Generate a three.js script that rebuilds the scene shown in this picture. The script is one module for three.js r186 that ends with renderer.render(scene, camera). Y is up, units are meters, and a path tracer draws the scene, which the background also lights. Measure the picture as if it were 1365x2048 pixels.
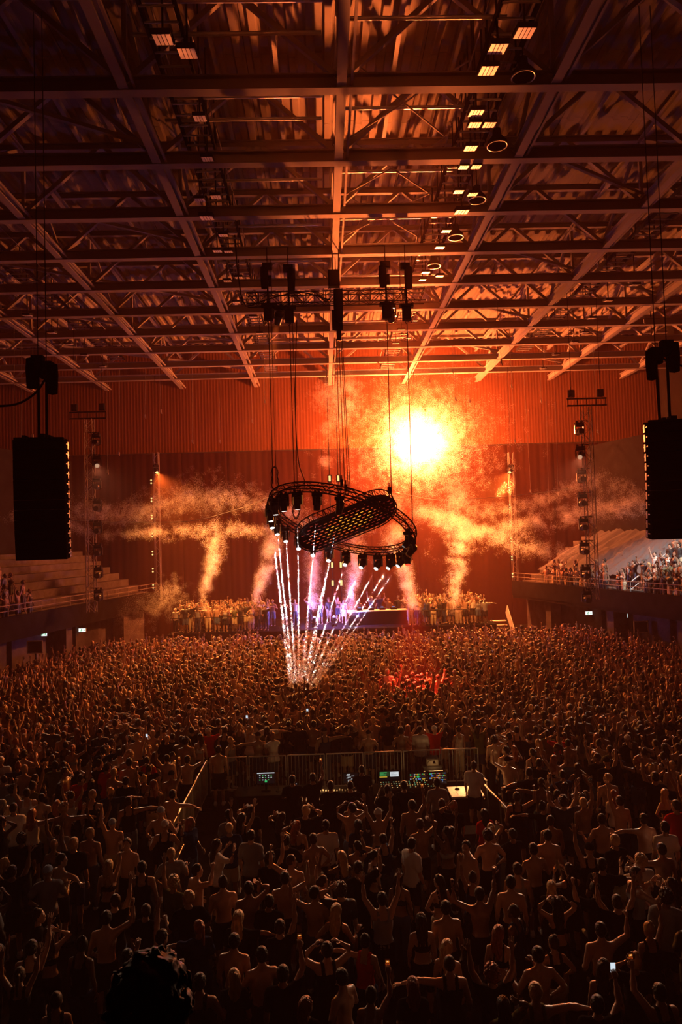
import * as THREE from 'three';
import { mergeGeometries, mergeVertices } from 'three/addons/utils/BufferGeometryUtils.js';
import { ImprovedNoise } from 'three/addons/math/ImprovedNoise.js';
import { RectAreaLightUniformsLib } from 'three/addons/lights/RectAreaLightUniformsLib.js';

const RGB = (r, g, b) => new THREE.Color().setRGB(r, g, b);
// ---------------------------------------------------------------- camera, haze, lights, exposure
const scene = new THREE.Scene();
scene.background = new THREE.Color(0x000000);
const FOCAL = 1400;                                        // pixels, for the 1365 x 2048 frame
const camera = new THREE.PerspectiveCamera(2 * Math.atan(1024 / FOCAL) * 180 / Math.PI, 1365 / 2048, 0.1, 300);
camera.position.set(0, 7.9, 0);
camera.rotation.order = 'YXZ';
camera.rotation.set(Math.atan(55 / FOCAL), -Math.atan(36 / FOCAL), -1.7 * Math.PI / 180);
camera.updateMatrixWorld(true);
scene.add(camera);
const renderer = new THREE.WebGLRenderer({ antialias: true });
renderer.toneMapping = THREE.LinearToneMapping;
const EXPOSURE = 4;                                       // lamps are given for an exposure of 1 and divided by this
renderer.toneMappingExposure = EXPOSURE;
renderer.shadowMap.enabled = true;
RectAreaLightUniformsLib.init();
scene.fog = new THREE.FogExp2(RGB(1, 0.42, 0.28), 0.0022);           // the even stage haze that fills the hall

const V = (x, y, z) => new THREE.Vector3(x, y, z);
const sight = (px, py) => V((px - 682.5) / FOCAL, -(py - 1024) / FOCAL, -1).applyQuaternion(camera.quaternion);
const at = (px, py, depth) => { const v = sight(px, py); return camera.position.clone().addScaledVector(v, -depth / v.z); };      // a measured pixel, at a depth of its own
const onLevel = (px, py, y) => { const v = sight(px, py); return camera.position.clone().addScaledVector(v, (y - camera.position.y) / v.y); };
const project = (p) => { const q = p.clone().applyMatrix4(camera.matrixWorldInverse); return [682.5 - q.x / q.z * FOCAL, 1024 + q.y / q.z * FOCAL]; };

// the one blinding lamp high at the back of the hall
const LAMP = at(835, 885, 57.6);
function pointLight(name, p, color, intensity, size = 0.05) {
  const l = new THREE.PointLight(color, intensity / EXPOSURE); l.name = name; l.position.copy(p); l.castShadow = true; l.shadow.radius = size / 0.02; scene.add(l); return l;
}
function spotLight(name, p, aim, color, intensity, angle, penumbra, size = 0.05) {
  const l = new THREE.SpotLight(color, intensity / EXPOSURE, 0, angle, penumbra); l.name = name; l.position.copy(p); l.target.position.copy(aim);
  l.castShadow = true; l.shadow.radius = size / 0.02; scene.add(l, l.target); return l;
}
const AMBER = RGB(1, 0.2, 0.045);
pointLight('back_lamp_spill', LAMP, AMBER, 7000, 0.2);
spotLight('back_lamp_beam', LAMP.clone().add(V(0, 0, 0.3)), V(0.95, 25.6, -18.5), AMBER, 110000, 0.18, 1, 0.3);

// ---------------------------------------------------------------- helpers
function rng(seed) { let s = seed | 0; return () => { s = (s + 0x6d2b79f5) | 0; let t = Math.imul(s ^ (s >>> 15), 1 | s); t = (t + Math.imul(t ^ (t >>> 7), 61 | t)) ^ t; return ((t ^ (t >>> 14)) >>> 0) / 4294967296; }; }
const taken = {};
const numbered = (n) => { const k = taken[n] = (taken[n] ?? -1) + 1; return k ? n + '_' + String(k).padStart(3, '0') : n; };
function tag(o, label, category, group, kind) { o.userData.label = label; if (category) o.userData.category = category; if (group) o.userData.group = group; if (kind) o.userData.kind = kind; return o; }
function thing(name, label, category, p = V(0, 0, 0), group) { const g = new THREE.Group(); g.name = numbered(name); g.position.copy(p); scene.add(g); return tag(g, label, category, group); }
function shade(m) { m.castShadow = m.receiveShadow = true; return m; }
function part(parent, name, geo, mat, kind) { const m = shade(new THREE.Mesh(geo, mat)); m.name = name; if (kind) m.userData.kind = kind; parent.add(m); return m; }
function single(name, geo, mat, label, category, group, p) { const m = shade(new THREE.Mesh(geo, mat)); m.name = numbered(name); if (p) m.position.copy(p); scene.add(m); return tag(m, label, category, group); }
function copy(o, label, p) { const c = o.clone(); c.name = numbered(o.name.replace(/_\d{3}$/, '')); c.userData = { ...o.userData, label }; if (p) c.position.copy(p); scene.add(c); return c; }
function structure(name, geo, mat) { const m = shade(new THREE.Mesh(geo, mat)); m.name = numbered(name); m.userData.kind = 'structure'; scene.add(m); return m; }
function structureGroup(name) { const g = new THREE.Group(); g.name = numbered(name); g.userData.kind = 'structure'; scene.add(g); return g; }
const ordinal = ['first', 'second', 'third', 'fourth', 'fifth', 'sixth', 'seventh', 'eighth', 'ninth', 'tenth', 'eleventh', 'twelfth', 'thirteenth', 'fourteenth', 'fifteenth', 'sixteenth', 'seventeenth', 'eighteenth', 'nineteenth', 'twentieth', 'twenty-first', 'twenty-second', 'twenty-third', 'twenty-fourth', 'twenty-fifth', 'twenty-sixth', 'twenty-seventh', 'twenty-eighth', 'twenty-ninth', 'thirtieth'];

const bare = (g) => { for (const k of Object.keys(g.attributes)) if (!['position', 'normal'].includes(k)) g.deleteAttribute(k); return g; };
const M4 = () => new THREE.Matrix4();
const place = (g, x, y, z, rx = 0, ry = 0, rz = 0) => g.applyMatrix4(M4().compose(V(x, y, z), new THREE.Quaternion().setFromEuler(new THREE.Euler(rx, ry, rz)), V(1, 1, 1)));
const box = (w, h, d, x = 0, y = 0, z = 0) => bare(new THREE.BoxGeometry(w, h, d)).translate(x, y, z);
function soft(w, h, d, c = 0.02, x = 0, y = 0, z = 0) {                               // box with chamfered edges
  const s = new THREE.Shape(), a = w / 2 - c, b = h / 2 - c;
  s.moveTo(-a, -b); s.lineTo(a, -b); s.lineTo(a, b); s.lineTo(-a, b); s.closePath();
  return bare(indexed(new THREE.ExtrudeGeometry(s, { depth: d - 2 * c, bevelEnabled: true, bevelThickness: c, bevelSize: c, bevelSegments: 1 }))).translate(x, y, z - d / 2 + c);
}
function indexed(g) { if (!g.index) g.setIndex([...Array(g.attributes.position.count).keys()]); return g; }
function along(g, a, b) {                                                              // a geometry built along +y from 0 to 1 unit of length, laid from a to b
  const d = b.clone().sub(a), q = new THREE.Quaternion().setFromUnitVectors(V(0, 1, 0), d.clone().normalize());
  return g.applyMatrix4(M4().compose(a.clone().add(b).multiplyScalar(0.5), q, V(1, 1, 1)));
}
const rod = (a, b, r, sides = 6, r2 = r) => along(bare(new THREE.CylinderGeometry(r2, r, a.distanceTo(b), sides, 1)), a, b);
function bar(a, b, w, h) {                                                             // straight member: w across, h in the upright direction
  const d = b.clone().sub(a), l = d.length(), z = d.normalize(), up = Math.abs(z.y) > 0.95 ? V(0, 0, 1) : V(0, 1, 0), x = up.clone().cross(z).normalize(), y = z.clone().cross(x);
  return box(w, h, l).applyMatrix4(M4().makeBasis(x, y, z).setPosition(a.clone().add(b).multiplyScalar(0.5)));
}
const join = (...l) => mergeGeometries(l.flat().map((g) => bare(indexed(g))));
function sweep(pts, r, sides = 5, closed = false) {                                    // a round tube through points, r a number or a list
  return bare(new THREE.TubeGeometry(new THREE.CatmullRomCurve3(pts, closed), Math.max(6, pts.length * 4), r, sides, closed));
}
function taper(pts, radii, sides = 6, flat = 1, side = null) {                         // closed tapering limb; flat squeezes it across `side`
  const P = [], I = [], n = pts.length;
  let ref = side ? side.clone() : V(0.31, 0.2, 0.93);
  for (let i = 0; i < n; i++) {
    const t = pts[Math.min(i + 1, n - 1)].clone().sub(pts[Math.max(i - 1, 0)]).normalize();
    const u = ref.clone().addScaledVector(t, -ref.dot(t)).normalize(), w = t.clone().cross(u);
    for (let k = 0; k < sides; k++) { const a = k / sides * 2 * Math.PI; P.push(...pts[i].clone().addScaledVector(u, Math.cos(a) * radii[i] * flat).addScaledVector(w, Math.sin(a) * radii[i]).toArray()); }
  }
  for (let i = 0; i + 1 < n; i++) for (let k = 0; k < sides; k++) { const a = i * sides + k, b = i * sides + (k + 1) % sides; I.push(a, b, a + sides, b, b + sides, a + sides); }
  const c0 = P.length / 3; P.push(...pts[0].toArray()); for (let k = 0; k < sides; k++) I.push(c0, (k + 1) % sides, k);
  const tip = pts[n - 1].clone().addScaledVector(pts[n - 1].clone().sub(pts[n - 2]).normalize(), radii[n - 1] * 0.8), c1 = P.length / 3; P.push(...tip.toArray());
  for (let k = 0; k < sides; k++) I.push(c1, (n - 1) * sides + k, (n - 1) * sides + (k + 1) % sides);
  const g = new THREE.BufferGeometry(); g.setAttribute('position', new THREE.Float32BufferAttribute(P, 3)); g.setIndex(I); g.computeVertexNormals(); return g;
}
const mat = (color, roughness = 0.8, metalness = 0, more = {}) => new THREE.MeshPhysicalMaterial({ color, roughness, metalness, specularIntensity: roughness >= 0.6 ? 0 : 1, ...more });

// ---------------------------------------------------------------- people: distance fields meshed by surface nets
const perlin = new ImprovedNoise();
function nets(f, lo, hi, cell) {
  const nx = Math.ceil((hi[0] - lo[0]) / cell) + 1, ny = Math.ceil((hi[1] - lo[1]) / cell) + 1, nz = Math.ceil((hi[2] - lo[2]) / cell) + 1;
  const S = new Float32Array(nx * ny * nz), id = new Int32Array(nx * ny * nz).fill(-1), P = [], N = [], I = [], at3 = (x, y, z) => (z * ny + y) * nx + x;
  for (let z = 0; z < nz; z++) for (let y = 0; y < ny; y++) for (let x = 0; x < nx; x++) S[at3(x, y, z)] = f(lo[0] + x * cell, lo[1] + y * cell, lo[2] + z * cell);
  const e = cell * 0.15, grad = (x, y, z) => { const a = f(x + e, y - e, z - e), b = f(x - e, y - e, z + e), c = f(x - e, y + e, z - e), d = f(x + e, y + e, z + e); return [(a - b - c + d) / (4 * e), (-a - b + c + d) / (4 * e), (-a + b - c + d) / (4 * e), (a + b + c + d) / 4]; };
  for (let z = 0; z < nz - 1; z++) for (let y = 0; y < ny - 1; y++) for (let x = 0; x < nx - 1; x++) {
    let n = 0, sx = 0, sy = 0, sz = 0;
    const v = []; for (let k = 0; k < 8; k++) v.push(S[at3(x + (k & 1), y + (k >> 1 & 1), z + (k >> 2))]);
    for (let a = 0; a < 8; a++) for (const b of [a | 1, a | 2, a | 4]) if (b !== a && (v[a] < 0) !== (v[b] < 0)) {
      const t = v[a] / (v[a] - v[b]); n++;
      sx += (a & 1) + t * ((b & 1) - (a & 1)); sy += (a >> 1 & 1) + t * ((b >> 1 & 1) - (a >> 1 & 1)); sz += (a >> 2) + t * ((b >> 2) - (a >> 2));
    }
    if (!n) continue;
    let p = [lo[0] + (x + sx / n) * cell, lo[1] + (y + sy / n) * cell, lo[2] + (z + sz / n) * cell], g;
    for (let k = 0; k < 2; k++) { g = grad(...p); const q = g[0] * g[0] + g[1] * g[1] + g[2] * g[2] + 1e-9, s = Math.max(-cell * 0.5, Math.min(cell * 0.5, g[3])) / Math.max(q, 0.2); p = [p[0] - g[0] * s, p[1] - g[1] * s, p[2] - g[2] * s]; }
    g = grad(...p); const l = Math.hypot(g[0], g[1], g[2]) || 1;
    id[at3(x, y, z)] = P.length / 3; P.push(...p); N.push(g[0] / l, g[1] / l, g[2] / l);
  }
  const quad = (a, b, c, d, flip) => { if (a < 0 || b < 0 || c < 0 || d < 0) return; flip ? I.push(a, b, c, a, c, d) : I.push(a, c, b, a, d, c); };
  for (let z = 1; z < nz - 1; z++) for (let y = 1; y < ny - 1; y++) for (let x = 1; x < nx - 1; x++) {
    const s = S[at3(x, y, z)] < 0;
    if (s !== S[at3(x + 1, y, z)] < 0) quad(id[at3(x, y - 1, z - 1)], id[at3(x, y, z - 1)], id[at3(x, y, z)], id[at3(x, y - 1, z)], s);
    if (s !== S[at3(x, y + 1, z)] < 0) quad(id[at3(x - 1, y, z - 1)], id[at3(x - 1, y, z)], id[at3(x, y, z)], id[at3(x, y, z - 1)], s);
    if (s !== S[at3(x, y, z + 1)] < 0) quad(id[at3(x - 1, y - 1, z)], id[at3(x, y - 1, z)], id[at3(x, y, z)], id[at3(x - 1, y, z)], s);
  }
  const g = new THREE.BufferGeometry(); g.setAttribute('position', new THREE.Float32BufferAttribute(P, 3)); g.setAttribute('normal', new THREE.Float32BufferAttribute(N, 3)); g.setIndex(I); return g;
}
const smin = (a, b, k) => { const h = Math.max(k - Math.abs(a - b), 0) / k; return Math.min(a, b) - h * h * k * 0.25; };
const capsule = (a, b, r0, r1 = r0) => { const dx = b.x - a.x, dy = b.y - a.y, dz = b.z - a.z, q = dx * dx + dy * dy + dz * dz; return (x, y, z) => { const ux = x - a.x, uy = y - a.y, uz = z - a.z, t = Math.max(0, Math.min(1, (ux * dx + uy * dy + uz * dz) / q)); return Math.hypot(ux - t * dx, uy - t * dy, uz - t * dz) - (r0 + (r1 - r0) * t); }; };
const ball = (cx, cy, cz, rx, ry, rz) => (x, y, z) => { const a = (x - cx) / rx, b = (y - cy) / ry, c = (z - cz) / rz, k0 = Math.hypot(a, b, c), k1 = Math.hypot(a / rx, b / ry, c / rz); return k1 < 1e-6 ? -Math.min(rx, ry, rz) : k0 * (k0 - 1) / k1; };
const blend = (list, k) => (x, y, z) => { let d = list[0](x, y, z); for (let i = 1; i < list.length; i++) d = smin(d, list[i](x, y, z), k); return d; };

// head, looking along -z, centre at the origin
const skull = ball(0, 0.022, 0.012, 0.078, 0.104, 0.098);
const headSolid = blend([skull, ball(0, -0.05, -0.025, 0.058, 0.07, 0.068), ball(0, -0.088, -0.06, 0.03, 0.024, 0.026)], 0.04);
const noseBit = blend([capsule(V(0, 0.012, -0.088), V(0, -0.022, -0.108), 0.009, 0.012), ball(0, -0.028, -0.1, 0.018, 0.011, 0.014)], 0.012);
const browBit = capsule(V(-0.04, 0.028, -0.078), V(0.04, 0.028, -0.078), 0.011);
const earBit = (s) => ball(s * 0.08, -0.008, 0.012, 0.011, 0.032, 0.02);
const lips = blend([ball(0, -0.054, -0.089, 0.024, 0.006, 0.01), ball(0, -0.066, -0.087, 0.02, 0.007, 0.01)], 0.006);
const headField = (x, y, z) => {
  let d = smin(headSolid(x, y, z), noseBit(x, y, z), 0.016); d = smin(d, browBit(x, y, z), 0.018);
  for (const s of [-1, 1]) { d = smin(d, earBit(s)(x, y, z), 0.012); d = -smin(-d, ball(s * 0.032, 0.004, -0.098, 0.02, 0.012, 0.014)(x, y, z), 0.012); d = smin(d, ball(s * 0.032, 0.004, -0.08, 0.0135, 0.0115, 0.0125)(x, y, z), 0.004); }
  return smin(d, lips(x, y, z), 0.008);
};
const HEAD = [nets(headField, [-0.11, -0.14, -0.14], [0.11, 0.15, 0.13], 0.0125), nets(headField, [-0.11, -0.14, -0.14], [0.11, 0.15, 0.13], 0.021)];
const rough = (x, y, z, f, a, o = 0) => perlin.noise(x * f + o, y * f + 7.3, z * f + o) * a;
const HAIR_FIELDS = {
  short: (x, y, z) => Math.max(skull(x, y, z) - 0.013 - rough(x, y, z, 45, 0.007), -(0.5 * y + 0.86 * z + 0.012 - 0.25 * Math.max(0, y - 0.05)), -(y + 0.075)),
  buzzed: (x, y, z) => Math.max(skull(x, y, z) - 0.006, -(0.5 * y + 0.86 * z + 0.01), -(y + 0.06)),
  curly: (x, y, z) => Math.max(skull(x, y - 0.012, z - 0.008) - 0.034 - rough(x, y, z, 38, 0.026), -(0.5 * y + 0.86 * z + 0.02), -(y + 0.09)),
  long: (x, y, z) => { const cap = Math.max(skull(x, y, z) - 0.016 - rough(x * 2, y * 0.3, z, 40, 0.008), -(0.45 * y + 0.89 * z + 0.01)); const fall = ball(0, -0.15, 0.088 + 0.12 * Math.max(0, -y - 0.1), 0.098, 0.26, 0.05)(x, y, z) - rough(x * 2.2, y * 0.3, z, 34, 0.016); return Math.max(smin(cap, fall, 0.03), -(y + 0.36)); },
  ponytail: (x, y, z) => smin(Math.max(skull(x, y, z) - 0.01 - rough(x * 2, y * 0.4, z, 40, 0.004), -(0.5 * y + 0.86 * z + 0.008), -(y + 0.07)), blend([ball(0, 0.06, 0.115, 0.026, 0.026, 0.022), capsule(V(0, 0.05, 0.13), V(0, -0.22, 0.15), 0.034, 0.014)], 0.02)(x, y, z) - rough(x * 2, y * 0.3, z, 40, 0.006), 0.012),
  bun: (x, y, z) => smin(Math.max(skull(x, y, z) - 0.01, -(0.5 * y + 0.86 * z + 0.008), -(y + 0.07)), ball(0, 0.13, 0.05, 0.04, 0.036, 0.04)(x, y, z) - rough(x, y, z, 50, 0.008), 0.012),
  cap: (x, y, z) => smin(Math.max(skull(x, y, z) - 0.016, -(y - 0.03 + 0.12 * z)), Math.max(ball(0, 0.048, -0.115, 0.068, 0.011, 0.075)(x, y, z), -0.2), 0.012),
};
const HAIR = {};
for (const k of Object.keys(HAIR_FIELDS)) { const lo = k === 'long' ? -0.4 : k === 'ponytail' ? -0.27 : -0.12; HAIR[k] = [nets(HAIR_FIELDS[k], [-0.15, lo, -0.21], [0.15, 0.21, 0.21], 0.0155), nets(HAIR_FIELDS[k], [-0.15, lo, -0.21], [0.15, 0.21, 0.21], 0.027)]; }

// hands: palm, four fingers, thumb; along +y from the wrist, palm facing -z, thumb towards +x
function handGeo(kind, fine) {
  const sides = fine ? 6 : 4, g = [taper([V(0, -0.02, 0), V(0, 0.02, 0), V(0, 0.06, 0), V(0, 0.088, 0)], [0.021, 0.032, 0.04, 0.037], fine ? 8 : 6, 0.42, V(0, 0, 1))];
  const curl = { open: 0.14, relaxed: 0.55, fist: 1.5, grip: 1.05 }[kind], length = [0.078, 0.088, 0.082, 0.062];
  for (let i = 0; i < 4; i++) {
    const x = 0.028 - i * 0.019, l = length[i] * (kind === 'fist' ? 0.8 : 1), pts = [V(x, 0.08, 0)], spread = kind === 'open' ? (1.5 - i) * 0.11 : 0.02;
    let a = curl * 0.6; for (const s of [0.44, 0.32, 0.24]) { pts.push(pts[pts.length - 1].clone().add(V(Math.sin(spread) * l * s, Math.cos(a) * l * s, -Math.sin(a) * l * s))); a += curl * 0.75; }
    g.push(taper(fine ? pts : [pts[0], pts[1], pts[3]], fine ? [0.0095, 0.009, 0.0085, 0.007] : [0.01, 0.009, 0.008], fine ? 5 : 4));
  }
  const tc = kind === 'fist' || kind === 'grip' ? [V(0.028, 0.018, -0.006), V(0.05, 0.045, -0.02), V(0.038, 0.07, -0.045), V(0.018, 0.08, -0.05)] : [V(0.028, 0.015, -0.004), V(0.055, 0.04, -0.012), V(0.072, 0.066, -0.016), V(0.08, 0.085, -0.018)];
  g.push(taper(fine ? tc : [tc[0], tc[1], tc[3]], fine ? [0.013, 0.011, 0.0095, 0.0075] : [0.013, 0.011, 0.008], fine ? 6 : 4));
  return join(g);
}
const HANDS = {}; for (const k of ['open', 'relaxed', 'fist', 'grip']) HANDS[k] = [handGeo(k, true), handGeo(k, false)];

// arms: [direction of the upper arm, direction of the forearm, hand, palm side]; the right arm is written, the left one mirrors x
const down = [V(0.2, -1, 0.05), V(0.08, -1, -0.25), 'relaxed', V(-1, 0, 0)];
const POSES = {
  rest: { r: down, l: [V(-0.24, -1, 0), V(-0.02, -0.95, -0.4), 'relaxed', V(1, 0, 0)], words: 'arms hanging down' },
  reach: { r: [V(0.35, 1, -0.12), V(0.02, 1, -0.16), 'open', V(0, 0, -1)], l: down, words: 'one arm stretched up' },
  fist: { r: [V(0.85, 0.42, -0.25), V(0.05, 1, -0.15), 'fist', V(-1, 0, 0)], l: [V(-0.3, -1, 0.1), V(0.1, -0.6, -0.8), 'relaxed', V(1, 0, 0)], words: 'one fist raised on a bent arm' },
  both: { r: [V(0.5, 1, -0.1), V(0.1, 1, -0.1), 'open', V(0, 0, -1)], l: [V(-0.6, 0.95, -0.1), V(-0.02, 1, -0.2), 'open', V(0, 0, -1)], words: 'both arms in the air' },
  film: { r: [V(0.42, 0.72, -0.6), V(-0.12, 1, -0.25), 'grip', V(-0.2, 0, -1)], l: down, words: 'filming with a raised arm' },
  crown: { r: [V(0.85, 0.6, 0.02), V(-0.78, 0.62, 0.05), 'relaxed', V(0, -1, 0)], l: [V(-0.85, 0.6, 0), V(0.78, 0.62, 0), 'relaxed', V(0, -1, 0)], words: 'both hands folded over the head' },
  clap: { r: [V(0.3, -0.5, -0.9), V(-0.42, 0.75, -0.6), 'open', V(-1, 0, 0)], l: [V(-0.3, -0.5, -0.9), V(0.42, 0.75, -0.6), 'open', V(1, 0, 0)], words: 'clapping in front of the chest' },
  hip: { r: [V(0.75, -0.8, 0.2), V(-0.6, -0.55, -0.35), 'fist', V(0, 1, 0)], l: [V(-0.5, -0.9, -0.1), V(-0.1, 0.35, -1), 'relaxed', V(0, -1, 0)], words: 'elbows bent at the waist' },
  embrace: { r: [V(1, 0.12, -0.05), V(1, -0.05, 0.15), 'relaxed', V(0, -1, 0)], l: [V(-0.3, -1, 0), V(-0.1, -0.8, -0.5), 'relaxed', V(1, 0, 0)], words: 'one arm held out sideways' },
  nape: { r: [V(0.8, 0.65, -0.1), V(-0.72, 0.55, 0.42), 'relaxed', V(0, 0, -1)], l: down, words: 'one hand behind the head' },
  point: { r: [V(0.45, 0.75, -0.55), V(0.2, 0.85, -0.65), 'relaxed', V(0, -1, 0)], l: [V(-0.7, 0.2, -0.4), V(-0.1, 1, -0.3), 'fist', V(1, 0, 0)], words: 'arms raised at different heights' },
  work: { r: [V(0.22, -0.85, -0.5), V(-0.25, -0.2, -1), 'relaxed', V(0, -1, 0)], l: [V(-0.22, -0.85, -0.5), V(0.25, -0.25, -1), 'relaxed', V(0, -1, 0)], words: 'hands forward over a desk' },
};
const bodies = {};
function bodyOf(pose, female, flip, turn, level) {                                     // {skin, shirt, tank, top, shorts, trousers, head, hand: a Vector3}
  const key = [pose, female, flip, turn, level].join();
  if (bodies[key]) return bodies[key];
  const P = POSES[pose], W = female ? 0.158 : 0.185, arms = [], handGeos = [], mirror = (v) => V(-v.x, v.y, v.z), sleeve = [];
  let raisedHand = null;
  for (const s of [1, -1]) {
    let [u, f, hand, palm] = s > 0 ? P.r : P.l;
    if (s < 0 && u === down[0]) { u = mirror(u); f = mirror(f); palm = mirror(palm); }
    const thumbSide = s;
    u = u.clone().normalize(); f = f.clone().normalize();
    const lift = Math.max(0, u.y), sh = V(s * (W - 0.03 * lift), 1.415 + 0.05 * lift, 0.005 - 0.02 * lift), el = sh.clone().addScaledVector(u, female ? 0.265 : 0.285), wr = el.clone().addScaledVector(f, female ? 0.235 : 0.25), k = female ? 0.82 : 1;
    arms.push(capsule(V(s * (W - 0.05), 1.40, 0.005), sh, 0.058 * k, 0.06 * k), capsule(sh, el, 0.052 * k, 0.038 * k), capsule(sh.clone().lerp(el, 0.3), sh.clone().lerp(el, 0.7), 0.048 * k, 0.044 * k), capsule(el, el.clone().lerp(wr, 0.35), 0.038 * k, 0.041 * k), capsule(el.clone().lerp(wr, 0.3), wr, 0.04 * k, 0.026 * k));
    sleeve.push([sh, u, capsule(V(s * (W - 0.05), 1.40, 0.005), sh, 0.058 * k, 0.06 * k), capsule(sh, sh.clone().lerp(el, 0.62), 0.054 * k, 0.054 * k)]);
    const y = f, z = palm.clone().addScaledVector(y, -palm.dot(y)).normalize().negate(), x = y.clone().cross(z);
    let h = HANDS[hand][level].clone(); if (x.x * thumbSide < 0 && hand !== 'fist') h.scale(-1, 1, 1), h.index.array.reverse?.();
    handGeos.push(h.applyMatrix4(M4().makeBasis(x, y, z).setPosition(wr.clone().addScaledVector(f, 0.005))));
    const tip = wr.clone().addScaledVector(f, 0.085); if (!raisedHand || tip.y > raisedHand.y) { raisedHand = tip; raisedHand.palm = z.clone().negate(); }
  }
  const k = female ? 0.9 : 1, torsoList = female
    ? [ball(0, 1.28, 0, 0.14, 0.18, 0.1), capsule(V(-0.1, 1.405, 0), V(0.1, 1.405, 0), 0.052), ball(0, 1.1, 0, 0.118, 0.15, 0.088), ball(0, 0.94, 0.008, 0.168, 0.14, 0.118), ball(0.075, 0.89, 0.06, 0.088, 0.09, 0.075), ball(-0.075, 0.89, 0.06, 0.088, 0.09, 0.075), ball(0.066, 1.265, -0.082, 0.06, 0.062, 0.055), ball(-0.066, 1.265, -0.082, 0.06, 0.062, 0.055)]
    : [ball(0, 1.29, 0, 0.165, 0.19, 0.112), capsule(V(-0.125, 1.41, 0.006), V(0.125, 1.41, 0.006), 0.062), ball(0, 1.1, -0.004, 0.14, 0.16, 0.1), ball(0, 0.95, 0.004, 0.16, 0.135, 0.112), ball(0.07, 0.9, 0.055, 0.08, 0.09, 0.072), ball(-0.07, 0.9, 0.055, 0.08, 0.09, 0.072)];
  const torso = blend(torsoList, 0.07), blades = [1, -1].map((s) => ball(s * 0.082 * k, 1.315, 0.085 * k, 0.05, 0.078, 0.034));
  const spine = capsule(V(0, 1.02, 0.128 * k), V(0, 1.42, 0.115 * k), 0.016), traps = [1, -1].map((s) => capsule(V(s * 0.02, 1.51, 0.012), V(s * 0.14 * k, 1.435, 0.012), 0.034, 0.03)), neck = capsule(V(0, 1.42, 0.008), V(0, 1.58, -0.006), 0.056 * k, 0.05 * k);
  const legs = [], legsCloth = [], shortCloth = [];
  for (const s of [1, -1]) {
    const hip = V(s * 0.085, 0.9, 0), knee = V(s * 0.11, 0.49, -0.02 * s * s), ankle = V(s * 0.115, 0.09, 0.015);
    legs.push(capsule(hip, knee, 0.085, 0.056), capsule(knee, knee.clone().lerp(ankle, 0.35).add(V(0, 0, 0.015)), 0.054, 0.055), capsule(knee.clone().lerp(ankle, 0.35), ankle, 0.054, 0.036), capsule(V(s * 0.115, 0.04, 0.04), V(s * 0.135, 0.032, -0.14), 0.042, 0.034));
    legsCloth.push(capsule(hip, knee, 0.1, 0.074), capsule(knee, ankle, 0.074, 0.062)); shortCloth.push(capsule(hip, knee, 0.1, 0.088));
  }
  const armField = blend(arms, 0.03), legField = blend(legs, 0.03);
  const full = (x, y, z) => {
    let d = torso(x, y, z); for (const b of blades) d = smin(d, b(x, y, z), 0.03); for (const t of traps) d = smin(d, t(x, y, z), 0.05);
    d = smin(d, neck(x, y, z), 0.04); if (level === 0) d = -smin(-d, spine(x, y, z), 0.03);
    return smin(smin(d, armField(x, y, z), 0.035), legField(x, y, z), 0.04);
  };
  const lo = [-0.8, -0.01, -0.62], hi = [0.8, 2.1, 0.42], cell = [0.0265, 0.042][level];
  const box3 = new THREE.Box3(V(-0.26, 0, -0.22), V(0.26, 1.62, 0.2)); for (const h of handGeos) { h.computeBoundingBox(); box3.union(h.boundingBox); } box3.expandByScalar(0.09);
  const B0 = [box3.min.x, -0.05, box3.min.z], B1 = [box3.max.x, Math.max(1.66, box3.max.y), box3.max.z];
  const headAt = M4().compose(V(0, 1.655, -0.022), new THREE.Quaternion().setFromEuler(new THREE.Euler(pose === 'rest' ? 0.06 : -0.06, turn, pose === 'nape' ? 0.12 : 0)), V(1, 1, 1));
  const flipped = (g) => { if (!flip) return g; g.scale(-1, 1, 1); const a = g.index.array; for (let i = 0; i < a.length; i += 3) { const t = a[i]; a[i] = a[i + 1]; a[i + 1] = t; } const n = g.attributes.normal; return g; };
  const out = { head: headAt, flipped, hand: raisedHand.clone(), palm: raisedHand.palm };
  if (flip) { out.hand.x *= -1; out.palm = mirror(out.palm); }
  out.skin = flipped(join(nets(full, B0, B1, cell), HEAD[level].clone().applyMatrix4(headAt), ...handGeos));
  const folds = (x, y, z, a) => perlin.noise(x * 7 + turn * 9, y * 5 + 3, z * 7) * a + perlin.noise(x * 17, y * 9, z * 17 + turn) * a * 0.4;
  const cc = [0.03, 0.046][level], T0 = [-0.55, 0.78, -0.5], T1 = [0.55, 1.8, 0.35];
  const shirtBody = (x, y, z) => { let d = torso(x, y, z); for (const b of blades) d = smin(d, b(x, y, z), 0.03); for (const t of traps) d = smin(d, t(x, y, z), 0.05); return d; };
  const seat = (x, y, z) => { let d = torso(x, y, z) - 0.016; return smin(d, legField(x, y, z) - 0.014, 0.05); };
  const lower = (x, y, z) => Math.min(1, Math.max(0, (1.15 - y) * 3));
  const cuts = { shirt: 0.62, tank: 0 };
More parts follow.
